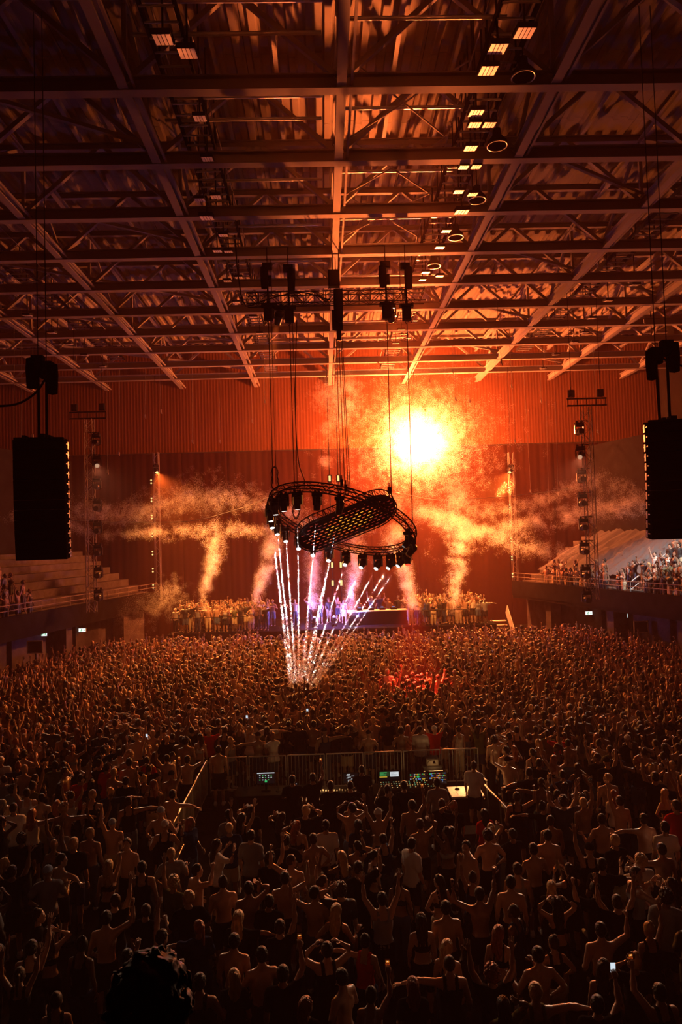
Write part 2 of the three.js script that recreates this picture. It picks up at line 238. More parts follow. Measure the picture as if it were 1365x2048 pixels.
  out.make = {
    shirt: () => nets((x, y, z) => { let d = shirtBody(x, y, z); for (const [, , a, b] of sleeve) d = smin(d, smin(a(x, y, z), b(x, y, z), 0.03), 0.04); d -= 0.02 + 0.012 * lower(x, y, z) + folds(x, y, z, 0.014); return Math.max(d, 0.86 - y, y - 1.5 - 0.3 * Math.abs(x)); }, T0, T1, cc),
    tank: () => nets((x, y, z) => { let d = shirtBody(x, y, z) - 0.015 - folds(x, y, z, 0.007); const strap = Math.abs(Math.abs(x) - 0.085) - 0.028; return Math.max(d, 0.9 - y, Math.min(y - 1.36, Math.max(strap, y - 1.52)), Math.abs(x) - W + 0.012); }, T0, T1, cc),
    bra: () => nets((x, y, z) => { const d = shirtBody(x, y, z) - 0.014, strap = Math.abs(Math.abs(x) - 0.07) - 0.018; return Math.max(d, 1.18 - y, Math.min(y - 1.29, Math.max(strap, y - 1.52)), Math.abs(x) - W + 0.016); }, T0, T1, cc * 0.9),
    shorts: () => nets((x, y, z) => Math.max(smin(seat(x, y, z), blend(shortCloth, 0.02)(x, y, z), 0.05) - folds(x, y, z, 0.008), y - 1.0, 0.5 - y), [-0.3, 0.4, -0.25], [0.3, 1.1, 0.28], cc),
    trousers: () => nets((x, y, z) => Math.max(smin(seat(x, y, z), blend(legsCloth, 0.02)(x, y, z), 0.05) - folds(x, y, z, 0.008), y - 1.0, 0.07 - y), [-0.3, 0, -0.25], [0.3, 1.1, 0.28], cc * 1.1),
  };
  out.cloth = {};
  return bodies[key] = out;
}
const clothOf = (b, kind) => b.cloth[kind] ??= b.flipped(b.make[kind]());
const hairOf = (b, kind, level) => b.cloth['hair' + kind] ??= b.flipped(HAIR[kind][level].clone().applyMatrix4(b.head));
const SHOES = join(...[1, -1].map((s) => nets(blend([capsule(V(s * 0.115, 0.055, 0.045), V(s * 0.134, 0.045, -0.14), 0.05, 0.042), capsule(V(s * 0.115, 0.06, 0.03), V(s * 0.115, 0.12, 0.02), 0.05, 0.045)], 0.03), [s * 0.12 - 0.1, -0.02, -0.22], [s * 0.12 + 0.1, 0.19, 0.13], 0.035)));

// colours of the people
const SKIN = [mat(RGB(0.4, 0.25, 0.18), 0.36), mat(RGB(0.32, 0.19, 0.13), 0.36), mat(RGB(0.22, 0.12, 0.075), 0.36), mat(RGB(0.11, 0.06, 0.04), 0.34)];
const HAIRS = { black: mat(RGB(0.008, 0.007, 0.006), 0.55, 0, { specularIntensity: 0.5 }), brown: mat(RGB(0.03, 0.015, 0.008), 0.55, 0, { specularIntensity: 0.5 }), blond: mat(RGB(0.42, 0.27, 0.12), 0.5), red: mat(RGB(0.22, 0.06, 0.025), 0.5), white: mat(RGB(0.6, 0.58, 0.55), 0.6), blue: mat(RGB(0.25, 0.4, 0.6), 0.6) };
const CLOTH = { black: mat(RGB(0.012, 0.012, 0.014), 0.9), white: mat(RGB(0.55, 0.54, 0.52), 0.9), grey: mat(RGB(0.22, 0.22, 0.23), 0.9), navy: mat(RGB(0.02, 0.03, 0.07), 0.9), red: mat(RGB(0.4, 0.025, 0.02), 0.9), olive: mat(RGB(0.09, 0.09, 0.045), 0.9), denim: mat(RGB(0.06, 0.09, 0.16), 0.9), pale_blue: mat(RGB(0.35, 0.45, 0.58), 0.9), beige: mat(RGB(0.42, 0.34, 0.24), 0.9) };

// ---------------------------------------------------------------- materials of the hall
const noiseMap = (w, h, f, seed) => {
  const d = new Uint8Array(w * h * 4), r = rng(seed);
  for (let y = 0; y < h; y++) for (let x = 0; x < w; x++) {
    const u = x / w * 2 * Math.PI, v = y / h * 2 * Math.PI, X = Math.cos(u) * f, Y = Math.sin(u) * f, Z = Math.cos(v) * f, W = Math.sin(v) * f;
    const n = perlin.noise(X + 3, Y + Z, W) * 0.5 + perlin.noise(X * 4, Y * 4 + W * 4, Z * 4 + 9) * 0.3 + (r() - 0.5) * 0.25, c = Math.max(0, Math.min(255, 205 + n * 70)), i = (y * w + x) * 4;
    d[i] = d[i + 1] = d[i + 2] = c; d[i + 3] = 255;
  }
  const t = new THREE.DataTexture(d, w, h); t.colorSpace = THREE.SRGBColorSpace; t.magFilter = THREE.LinearFilter; t.wrapS = t.wrapT = THREE.RepeatWrapping; t.needsUpdate = true; return t;
};
const grain = noiseMap(256, 256, 1.4, 5);
const grainFor = (k) => { const t = grain.clone(); t.repeat.set(k, k); t.needsUpdate = true; return t; };
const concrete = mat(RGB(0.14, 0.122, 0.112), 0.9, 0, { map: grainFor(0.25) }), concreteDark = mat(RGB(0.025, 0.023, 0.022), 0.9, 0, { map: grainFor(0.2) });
const floorMat = mat(RGB(0.015, 0.014, 0.014), 0.7, 0, { map: grainFor(0.2) });
const steelPaint = mat(RGB(0.27, 0.23, 0.2), 0.6), steelDark = mat(RGB(0.03, 0.028, 0.026), 0.6), aluminium = mat(RGB(0.4, 0.4, 0.4), 0.4, 0.5), black = mat(RGB(0.012, 0.012, 0.013), 0.6), blackGloss = mat(RGB(0.015, 0.015, 0.017), 0.35), rubber = mat(RGB(0.01, 0.01, 0.01), 0.8);
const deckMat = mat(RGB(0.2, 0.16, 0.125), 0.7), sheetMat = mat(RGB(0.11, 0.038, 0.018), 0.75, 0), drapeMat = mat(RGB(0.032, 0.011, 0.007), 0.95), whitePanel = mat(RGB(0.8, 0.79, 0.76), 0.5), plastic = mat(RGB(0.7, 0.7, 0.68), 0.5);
const glow = (r, g, b, k = 1, base = 0x111111) => new THREE.MeshStandardMaterial({ color: base, emissive: RGB(r, g, b), emissiveIntensity: Math.min(0.5, k / EXPOSURE), roughness: 0.6 });
const withUv = (g, k = 1) => {                                                         // box-projected uv in metres
  g = g.index ? g.toNonIndexed() : g; const p = g.attributes.position, n = g.attributes.normal, uv = new Float32Array(p.count * 2);
  for (let i = 0; i < p.count; i++) { const ax = Math.abs(n.getX(i)), ay = Math.abs(n.getY(i)), az = Math.abs(n.getZ(i)); uv[i * 2] = (ax > ay && ax > az ? p.getZ(i) : p.getX(i)) * k; uv[i * 2 + 1] = (ay >= ax && ay >= az ? p.getZ(i) : p.getY(i)) * k; }
  g.setAttribute('uv', new THREE.BufferAttribute(uv, 2)); return g;
};

// ---------------------------------------------------------------- shell of the hall
const HALF = 31, ZB = -62.5, ZF = 8, TOP = 25.6;
structure('floor', withUv(box(2 * HALF + 1, 0.3, ZF - ZB + 1, 0, -0.15, (ZF + ZB) / 2)), floorMat);
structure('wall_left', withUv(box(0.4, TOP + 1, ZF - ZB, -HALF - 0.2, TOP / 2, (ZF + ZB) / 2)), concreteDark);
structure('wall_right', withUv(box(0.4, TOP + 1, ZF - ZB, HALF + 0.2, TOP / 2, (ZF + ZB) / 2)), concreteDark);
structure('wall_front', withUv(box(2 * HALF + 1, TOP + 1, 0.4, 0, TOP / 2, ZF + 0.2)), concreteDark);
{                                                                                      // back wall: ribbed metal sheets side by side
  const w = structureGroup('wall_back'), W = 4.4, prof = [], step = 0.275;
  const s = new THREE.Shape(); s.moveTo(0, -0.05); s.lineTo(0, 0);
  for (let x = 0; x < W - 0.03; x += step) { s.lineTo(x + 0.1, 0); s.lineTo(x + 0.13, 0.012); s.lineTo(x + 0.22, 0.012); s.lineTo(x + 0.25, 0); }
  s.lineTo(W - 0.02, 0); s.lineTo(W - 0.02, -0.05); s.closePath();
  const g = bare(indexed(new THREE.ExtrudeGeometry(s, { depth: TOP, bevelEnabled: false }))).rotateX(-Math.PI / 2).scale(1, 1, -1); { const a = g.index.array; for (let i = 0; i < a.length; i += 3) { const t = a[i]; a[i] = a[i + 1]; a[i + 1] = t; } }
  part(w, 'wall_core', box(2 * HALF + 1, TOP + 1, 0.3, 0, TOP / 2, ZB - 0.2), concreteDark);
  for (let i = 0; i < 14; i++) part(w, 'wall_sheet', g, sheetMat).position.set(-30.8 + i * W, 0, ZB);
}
// roof deck: one ribbed sheet per bay, on purlins
const LX = (j) => 0.94 + 6.62 * j, TZ = (k) => -21.05 - 4.18 * k, GRID = 21.95;
const ceiling = structureGroup('ceiling');
part(ceiling, 'roof_slab', withUv(box(2 * HALF + 1, 0.3, ZF - ZB + 1, 0, TOP + 0.6, (ZF + ZB) / 2)), concreteDark);
{
  const s = new THREE.Shape(), W = 3.3; s.moveTo(0, 0.05); s.lineTo(0, 0);
  for (let x = 0; x < W - 0.5; x += 0.66) { s.lineTo(x + 0.2, 0); s.lineTo(x + 0.27, -0.12); s.lineTo(x + 0.5, -0.12); s.lineTo(x + 0.57, 0); }
  s.lineTo(W - 0.02, 0); s.lineTo(W - 0.02, 0.05); s.closePath();
  const g = bare(indexed(new THREE.ExtrudeGeometry(s, { depth: 4.16, bevelEnabled: false })));
  for (let j = -9; j < 9; j++) for (let k = -3; k < 10; k++) part(ceiling, 'roof_sheet', g, deckMat).position.set(0.94 + 3.31 * j, TOP + 0.3, TZ(k + 1));
  const purlin = box(0.16, 0.26, 54, 0, 0, 0);
  for (let i = -14; i <= 14; i++) if (i % 3) part(ceiling, 'purlin', purlin, steelPaint).position.set(0.94 + i * 2.207, TOP + 0.04, -35);
}
// roof trusses: across the hall (k) and along it (j)
const hBeam = (l, h, w, axis) => { const g = join(box(w, 0.05, l, 0, h / 2, 0), box(w, 0.05, l, 0, -h / 2, 0), box(0.06, h, l)); return axis === 'x' ? g.rotateY(Math.PI / 2) : g; };
{
  const chord = hBeam(58, 0.42, 0.36, 'x'), upper = hBeam(58, 0.24, 0.22, 'x');
  const dl = bar(V(0, 0, 0), V(3.31, 2.9, 0), 0.17, 0.17), dr = bar(V(0, 0, 0), V(-3.31, 2.9, 0), 0.17, 0.17), post = box(0.14, 2.9, 0.14, 0, 1.45, 0);
  const names = ['nearest', ...ordinal.slice(1, 12)];
  for (let k = -2; k <= 9; k++) {
    const t = thing('roof_truss', k < -1 ? 'steel roof truss across the hall just above the top edge' : `steel cross truss under the roof, ${ordinal[k + 1]} from the top of the picture`, 'truss', V(0, GRID, TZ(k)), 'trusses across the hall');
    part(t, 'bottom_chord', chord, steelPaint).position.x = 0.94; part(t, 'top_chord', upper, steelPaint).position.set(0.94, 2.95, 0);
    for (let j = -4; j < 4; j++) { const x = LX(j) ; part(t, 'diagonal_brace', dl, steelPaint).position.set(x, 0.1, 0); part(t, 'diagonal_brace', dr, steelPaint).position.set(x + 6.62, 0.1, 0); if (k % 2 === 0) part(t, 'post', post, steelPaint).position.set(x, 0, 0); }
  }
  const chordZ = join(hBeam(52, 0.4, 0.3, 'z'), box(0.08, 0.1, 52, 0.32, -0.1, 0)), upperZ = hBeam(52, 0.24, 0.2, 'z'), d1 = bar(V(0, 0, 0), V(0, 2.8, -4.18), 0.13, 0.13), d2 = bar(V(0, 0, 0), V(0, 2.8, 4.18), 0.13, 0.13);
  const pos = { '-4': 'at the far left', '-3': 'third left of the centre line', '-2': 'second left of the centre line', '-1': 'first left of the centre line', 0: 'down the middle of the roof', 1: 'first right of the centre line', 2: 'second right of the centre line', 3: 'third right of the centre line', 4: 'at the far right' };
  for (let j = -4; j <= 4; j++) {
    const t = thing('roof_girder', `long steel roof girder running to the back wall, ${pos[j]}`, 'girder', V(LX(j), GRID, -36.4), 'girders along the hall');
    part(t, 'bottom_chord', chordZ, steelPaint).position.y = 0.02; part(t, 'top_chord', upperZ, steelPaint).position.y = 2.72;
    for (let k = -1; k < 9; k++) part(t, 'diagonal_brace', k % 2 ? d1 : d2, steelPaint).position.set(0, 0.1, (k % 2 ? TZ(k) : TZ(k + 1)) + 36.4);
  }
  // braces lying flat between the side girders, and thin crossed tie rods in the middle bay
  let n = 0;
  for (const j of [-3, -2, 1, 2]) for (let k = -1; k < 9; k++) if ((j + k) % 2 === 0) single('wind_brace', bar(V(LX(j), GRID + 0.5, TZ(k)), V(LX(j + 1), GRID + 0.5, TZ(k + 1)), 0.14, 0.14), steelPaint, `slanting steel brace in the ${j < 0 ? 'left' : 'right'} roof, ${ordinal[k + 1]} bay from the top, ${['-3', '2'].includes(String(j)) ? 'outer' : 'inner'} row`, 'brace', 'flat braces between girders');
  for (const k of [0, 1, 2]) { const t = thing('tie_rod', `thin crossed tie rods in the ${ordinal[k]} middle roof bay`, 'tie rod', V(0, 0, 0), 'crossed tie rods'); for (const [a, b] of [[0, 1], [1, 0]]) part(t, 'rod', rod(V(LX(a) * 0.55 + 0.8, GRID + 0.7, TZ(k)), V(LX(b) * 0.55 + 0.8, GRID + 0.7, TZ(k + 1)), 0.03), steelPaint); }
  // pairs of pipes between the trusses
  for (let k = -1; k < 8; k++) for (const [f, len, x] of [[0.3, 6.0, 3.9], [0.45, 5.2, -2.2], [0.62, 4.6, 3.4], [0.75, 5.5, -2.4]]) single('ceiling_pipe', rod(V(x - len / 2, GRID + 0.85, TZ(k) - 4.18 * f), V(x + len / 2, GRID + 0.85, TZ(k) - 4.18 * f), 0.06, 8), aluminium, `thin pipe in the ${x > 0 ? 'right' : 'left'} middle roof, ${ordinal[k + 1]} bay from the top, ${f < 0.4 || (f < 0.5) ? 'nearer' : 'farther'} one`, 'pipe', 'pipes between the trusses');
}
// two catwalks of open rungs along the middle of the roof, and two at the sides
function catwalk(x, w, label, z0 = -15.5, n = 74, y = 22.35) {
  const t = thing('catwalk', label, 'catwalk', V(x, y, z0), 'roof catwalks'), len = n * 0.6;
  for (const s of [-1, 1]) { part(t, 'side_rail', box(0.08, 0.2, len, s * w / 2, 0, -len / 2), steelDark); part(t, 'hand_rail', rod(V(s * w / 2, 0.95, 0), V(s * w / 2, 0.95, -len), 0.025), steelPaint); }
  const rung = rod(V(-w / 2, 0, 0), V(w / 2, 0, 0), 0.035, 6), post = box(0.05, 0.9, 0.05, 0, 0.5, 0);
  for (let i = 0; i < n; i++) part(t, 'rung', rung, aluminium).position.set(0, -0.1, -0.3 - i * 0.6);
  for (let i = 0; i < n; i += 4) for (const s of [-1, 1]) part(t, 'rail_post', post, steelDark).position.set(s * w / 2, 0, -0.3 - i * 0.6);
}
catwalk(-4.05, 0.95, 'narrow rung catwalk left of the middle roof girder'); catwalk(5.75, 1.05, 'narrow rung catwalk right of the middle roof girder');
catwalk(-16.6, 1.0, 'rung catwalk high at the left side of the roof', -28, 50, 23.4); catwalk(17.2, 1.0, 'rung catwalk high at the right side of the roof', -28, 50, 23.4);
// pale rectangular floodlights under the catwalks, unlit
{
  const body = soft(0.54, 0.64, 0.14, 0.02), face = box(0.48, 0.58, 0.012), rib = box(0.012, 0.58, 0.02), clamp = box(0.05, TOP + 0.185 - 21.75, 0.05, 0, (TOP + 0.185 - 21.75) / 2, 0.02);
  const make = (px, py, k, label, group) => {
    const p = onLevel(px, py, 21.75), t = thing('floodlight', label, 'floodlight', p, group); t.rotation.x = -1.38;
    part(t, 'housing', body, steelDark).scale.setScalar(k); const f = part(t, 'reflector', face, whitePanel); f.position.z = -0.08 * k; f.scale.setScalar(k);
    for (const x of [-0.11, 0, 0.11]) { const r = part(t, 'louvre', rib, steelDark); r.position.set(x * k, 0, -0.09 * k); r.scale.setScalar(k); }
    const c = part(t, 'bracket', clamp, steelDark); c.rotation.x = 1.38;
  };
  const R = [[1050, 60, 1], [996, 92, 1], [977, 136, 1], [953, 222, 0.9], [950, 246, 0.8], [979, 246, 0.8], [942, 293, 0.85], [928, 332, 0.7], [953, 331, 0.7], [918, 381, 0.75], [946, 386, 0.75], [924, 420, 1.1], [893, 460, 0.8], [880, 493, 0.85], [852, 543, 0.8], [880, 550, 0.8], [846, 558, 0.7], [803, 658, 0.9], [792, 685, 0.9]];
  const L = [[326, 73, 1], [375, 101, 1], [400, 233, 0.8], [415, 315, 0.8], [432, 391, 0.8], [400, 397, 0.8], [414, 432, 1.1], [447, 468, 0.8], [457, 501, 0.8], [435, 500, 0.8], [478, 553, 0.8], [455, 560, 0.8], [473, 603, 0.8], [507, 632, 0.9], [520, 665, 0.9]];
  R.forEach(([x, y, k], i) => make(x, y, k, `pale rectangular floodlight under the right catwalk, ${ordinal[i]} from the top`, 'floodlights under the right catwalk'));
  L.forEach(([x, y, k], i) => make(x, y, k, `pale rectangular floodlight under the left catwalk, ${ordinal[i]} from the top`, 'floodlights under the left catwalk'));
  [[1270, 568], [1217, 600], [1184, 635], [1170, 664], [1149, 683], [1113, 708], [1087, 736], [1305, 700]].forEach(([x, y], i) => make(x, y, 0.9, `small pale floodlight in the right side roof, ${ordinal[i]} from the top`, 'floodlights in the right side roof'));
  [[55, 629], [104, 664], [116, 688], [138, 687], [170, 709], [206, 732]].forEach(([x, y], i) => make(x, y, 0.9, `small dim floodlight in the left side roof, ${ordinal[i]} from the top`, 'floodlights in the left side roof'));
}
// round pendant lamps, off
{
  const can = bare(new THREE.LatheGeometry([[0.05, 0.5], [0.14, 0.48], [0.16, 0.25], [0.34, 0.02], [0.36, -0.12], [0.33, -0.12], [0.31, 0.02], [0.12, 0.2], [0.001, 0.22]].map(([x, y]) => new THREE.Vector2(x, y)), 18)), rim = bare(new THREE.TorusGeometry(0.35, 0.025, 6, 20)).rotateX(Math.PI / 2).translate(0, -0.12, 0);
  [[1047, 147], [995, 285], [955, 395], [912, 470], [868, 528]].forEach(([x, y], i) => { const p = onLevel(x, y, 21.9), t = thing('pendant_lamp', `round pendant lamp beside the right catwalk, ${ordinal[i]} from the top`, 'lamp', p, 'round pendant lamps'); part(t, 'shade', can, steelDark); part(t, 'rim', rim, aluminium); part(t, 'stem', rod(V(0, 0.45, 0), V(0, TOP + 0.185 - 21.9, 0), 0.025), steelDark); });
}

// ---------------------------------------------------------------- rigging: trusses, hoists, moving heads
function boxTruss(t, len, w, step, m = aluminium, r = 0.025) {                         // parts of a box truss along +x from 0 to len, added to t
  const q = w / 2, z = [];
  for (const [y, d] of [[q, q], [q, -q], [-q, q], [-q, -q]]) part(t, 'chord', rod(V(0, y, d), V(len, y, d), r, 6), m);
  for (let x = 0, i = 0; x + step <= len + 0.01; x += step, i++) { const s = i % 2 ? 1 : -1; for (const d of [q, -q]) z.push(rod(V(x, -s * q, d), V(x + step, s * q, d), r * 0.6, 4), rod(V(x, d, -s * q), V(x + step, d, s * q), r * 0.6, 4)); z.push(rod(V(x, q, q), V(x, -q, q), r * 0.6, 4), rod(V(x, q, -q), V(x, -q, -q), r * 0.6, 4)); }
  part(t, 'lacing', join(z), m, 'stuff');
}
const headShell = bare(new THREE.LatheGeometry([[0.001, -0.3], [0.1, -0.3], [0.155, -0.24], [0.17, -0.1], [0.17, 0.02], [0.15, 0.16], [0.14, 0.3], [0.125, 0.32], [0.118, 0.3], [0.001, 0.29]].map(([x, y]) => new THREE.Vector2(x, y)), 14)).rotateX(Math.PI / 2);   // along +z
const headFins = join(...[-0.2, -0.15, -0.1].map((z) => bare(new THREE.CylinderGeometry(0.178, 0.178, 0.02, 14)).rotateX(Math.PI / 2).translate(0, 0, z)));
const headBase = join(soft(0.4, 0.16, 0.32, 0.025, 0, -0.08, 0), box(0.1, 0.12, 0.06, -0.12, 0.05, 0), box(0.1, 0.12, 0.06, 0.12, 0.05, 0)), yokeGeo = join(box(0.05, 0.4, 0.14, -0.215, -0.34, 0), box(0.05, 0.4, 0.14, 0.215, -0.34, 0), box(0.48, 0.06, 0.16, 0, -0.175, 0)), lensGeo = bare(new THREE.CylinderGeometry(0.112, 0.112, 0.02, 16)).rotateX(Math.PI / 2).translate(0, 0, 0.305);
const lensOff = mat(RGB(0.06, 0.06, 0.07), 0.1, 0, { clearcoat: 1 }), lensOn = glow(1, 0.97, 0.92, 2);
function movingHead(p, aim, label, group, { lens = lensOff, scale = 1, dark = black } = {}) {
  const t = thing('moving_head', label, 'stage light', p, group), dir = aim.clone().sub(p); t.rotation.y = Math.atan2(dir.x, dir.z); t.scale.setScalar(scale);
  part(t, 'base', headBase, dark); part(t, 'yoke', yokeGeo, blackGloss);
  const tilt = new THREE.Quaternion().setFromEuler(new THREE.Euler(Math.atan2(-dir.y - 0.45, Math.hypot(dir.x, dir.z)), 0, 0));
  const h = part(t, 'head', headShell, blackGloss); h.position.y = -0.45; h.quaternion.copy(tilt); part(h, 'cooling_fins', headFins, black); part(h, 'lens', lensGeo, lens);
  t.updateMatrixWorld(true);
  return h.localToWorld(V(0, 0, 0.36));
}
// --- the tilted ring with its lights
const RC = at(683, 1043, 33), RR = 3.42, rollQ = new THREE.Quaternion().setFromAxisAngle(V(0, 0, 1), -17.5 * Math.PI / 180);
const RU = V(1, 0, 0).applyQuaternion(rollQ), RV = V(0, Math.sin(0.34), Math.cos(0.34)).applyQuaternion(rollQ), RN = RV.clone().cross(RU);   // RN points up
const ringAt = (a, r = RR, n = 0) => RC.clone().addScaledVector(RU, Math.cos(a) * r).addScaledVector(RV, Math.sin(a) * r).addScaledVector(RN, n);
{
  const t = thing('ring_truss', 'tilted round lighting truss hanging over the crowd', 'truss'), z = [];
  for (const [dr, dn] of [[0.16, 0.16], [0.16, -0.16], [-0.16, 0.16], [-0.16, -0.16]]) { const pts = []; for (let i = 0; i < 40; i++) pts.push(ringAt(i / 40 * 2 * Math.PI, RR + dr, dn)); part(t, 'chord', bare(new THREE.TubeGeometry(new THREE.CatmullRomCurve3(pts, true), 96, 0.032, 6, true)), steelDark); }
  const N = 64; for (let i = 0; i < N; i++) { const a = i / N * 2 * Math.PI, b = (i + 1) / N * 2 * Math.PI, s = i % 2 ? 1 : -1; for (const d of [0.16, -0.16]) { z.push(rod(ringAt(a, RR + d, -s * 0.16), ringAt(b, RR + d, s * 0.16), 0.016, 4)); z.push(rod(ringAt(a, RR - s * 0.16, d), ringAt(b, RR + s * 0.16, d), 0.016, 4)); } }
  part(t, 'lacing', join(z), steelDark, 'stuff');
}
const TARGET = V(-1.1, 1.5, -30.4), BEAM = RGB(0.86, 0.93, 1);
// haze specks drifting where a beam passes
const speckMat = mat(RGB(0.9, 0.9, 0.9), 1, 0, { transmission: 0.5, thickness: 0 });
function specks(name, list, m, seed, label, category, group) {                          // list: [x, y, z, size]; each speck is two small crossed blades
  const r = rng(seed), P = new Float32Array(list.length * 18), a = V(), b = V(), c = V(); let o = 0;
  const dir = (v) => { const z = r() * 2 - 1, f = r() * 6.28318, q = Math.sqrt(1 - z * z); return v.set(q * Math.cos(f), q * Math.sin(f), z); };
  for (const [x, y, z, k] of list) {
    dir(a); dir(b); b.addScaledVector(a, -a.dot(b)).normalize(); c.copy(a).cross(b);
    for (const [u, w] of [[a, b], [c, a]]) for (const [p, q] of [[-1, -0.6], [1, -0.6], [0, 1.1]]) { P[o++] = x + (u.x * p + w.x * q) * k; P[o++] = y + (u.y * p + w.y * q) * k; P[o++] = z + (u.z * p + w.z * q) * k; }
  }
  const g = new THREE.BufferGeometry(); g.setAttribute('position', new THREE.BufferAttribute(P, 3)); g.computeVertexNormals();
  const o3 = shade(new THREE.Mesh(g, m)); o3.name = numbered(name); scene.add(o3); return tag(o3, label, category, group, 'stuff');
}
function beamHaze(a, b, n, seed, where, nth) {                                          // slim flakes of haze strung along a beam, nearly edge-on to its light so that they hardly dim it
  const r = rng(seed + 500), d = b.clone().sub(a), L = d.length(), ax = d.clone().normalize(), u = V(0, 0, 1).cross(d).normalize(), w = ax.clone().cross(u), P = [];
  for (let i = 0; i < n; i++) {
    const t = Math.pow(r(), 0.42), R = Math.min(0.06, 0.012 + t * L * 0.0075) * Math.sqrt(r()), f = r() * 6.283, c = a.clone().addScaledVector(d, t).addScaledVector(u, Math.cos(f) * R).addScaledVector(w, Math.sin(f) * R);
    const g = r() * 6.283, p = u.clone().multiplyScalar(Math.cos(g)).addScaledVector(w, Math.sin(g)), nrm = u.clone().multiplyScalar(-Math.sin(g)).addScaledVector(w, Math.cos(g)), tilt = 0.1 + 0.1 * r(), l = ax.clone().multiplyScalar(Math.cos(tilt)).addScaledVector(nrm, Math.sin(tilt)), k = 0.6 + 0.8 * r();
    for (const [x, y] of [[-0.006, -0.018], [0.006, -0.018], [0, 0.018]]) P.push(...c.clone().addScaledVector(p, x * k).addScaledVector(l, y * k).toArray());
  }
  const g = new THREE.BufferGeometry(); g.setAttribute('position', new THREE.Float32BufferAttribute(P, 3)); g.computeVertexNormals();
  const o = shade(new THREE.Mesh(g, speckMat)); o.name = numbered('beam_haze'); scene.add(o); tag(o, `haze lit in the white beam ${where} of the ring truss, ${nth} from left`, 'haze', 'haze in the white beams', 'stuff');
}
{
  const farArc = [178, 193, 207, 221, 237, 252, 267, 282, 297, 312, 326, 340], nearArc = [160, 146, 131, 114, 97, 30, 12];
  const say = ['leftmost', ...ordinal.slice(1, 11), 'rightmost'];
  farArc.forEach((d, i) => {
    const p = ringAt(d / 180 * Math.PI, RR, -0.25), aim = TARGET.clone().add(V((i - 6) * 0.09, 0, ((i * 7) % 5 - 2) * 0.14));
    const l = movingHead(p, aim, `lit moving head on the lower arc of the ring truss, ${i && i < 11 ? say[i] + ' from left' : say[i]}`, 'lit moving heads on the ring truss', { lens: lensOn });
    spotLight('ring_beam', l, aim, BEAM, [42, 46, 52, 48, 68, 70, 72, 68, 66, 42, 42, 36][i] * 3200, 0.0088, 0.3, 0.006); beamHaze(l, aim, 900, i, 'below the lower arc', ordinal[i]);
  });
  nearArc.forEach((d, i) => {
    const p = ringAt(d / 180 * Math.PI, RR, -0.25), aim = TARGET.clone().add(V((i - 3) * 0.12, 0, (i % 3 - 1) * 0.2));
    const l = movingHead(p, aim, `moving head under the upper arc of the ring truss, ${ordinal[i]} from left`, 'moving heads on the upper arc of the ring truss', { lens: i < 5 ? lensOn : lensOff });
    if (i < 5) spotLight('ring_beam', l, aim, BEAM, 60000, 0.0088, 0.3, 0.006), beamHaze(l, aim, 700, 20 + i, 'below the upper arc', ordinal[i]);
  });
  // the red wash that falls right of the white beams
  const p = ringAt(352 / 180 * Math.PI, RR, -0.25), aim = V(3.85, 1.5, -31.0);
  const l = movingHead(p, aim, 'red-lit moving head at the right tip of the ring truss', 'lit moving heads on the ring truss', { lens: glow(1, 0.05, 0.02, 3) });
  spotLight('red_wash', l, aim, RGB(1, 0.05, 0.02), 6500, 0.3, 0.9, 0.08);
}
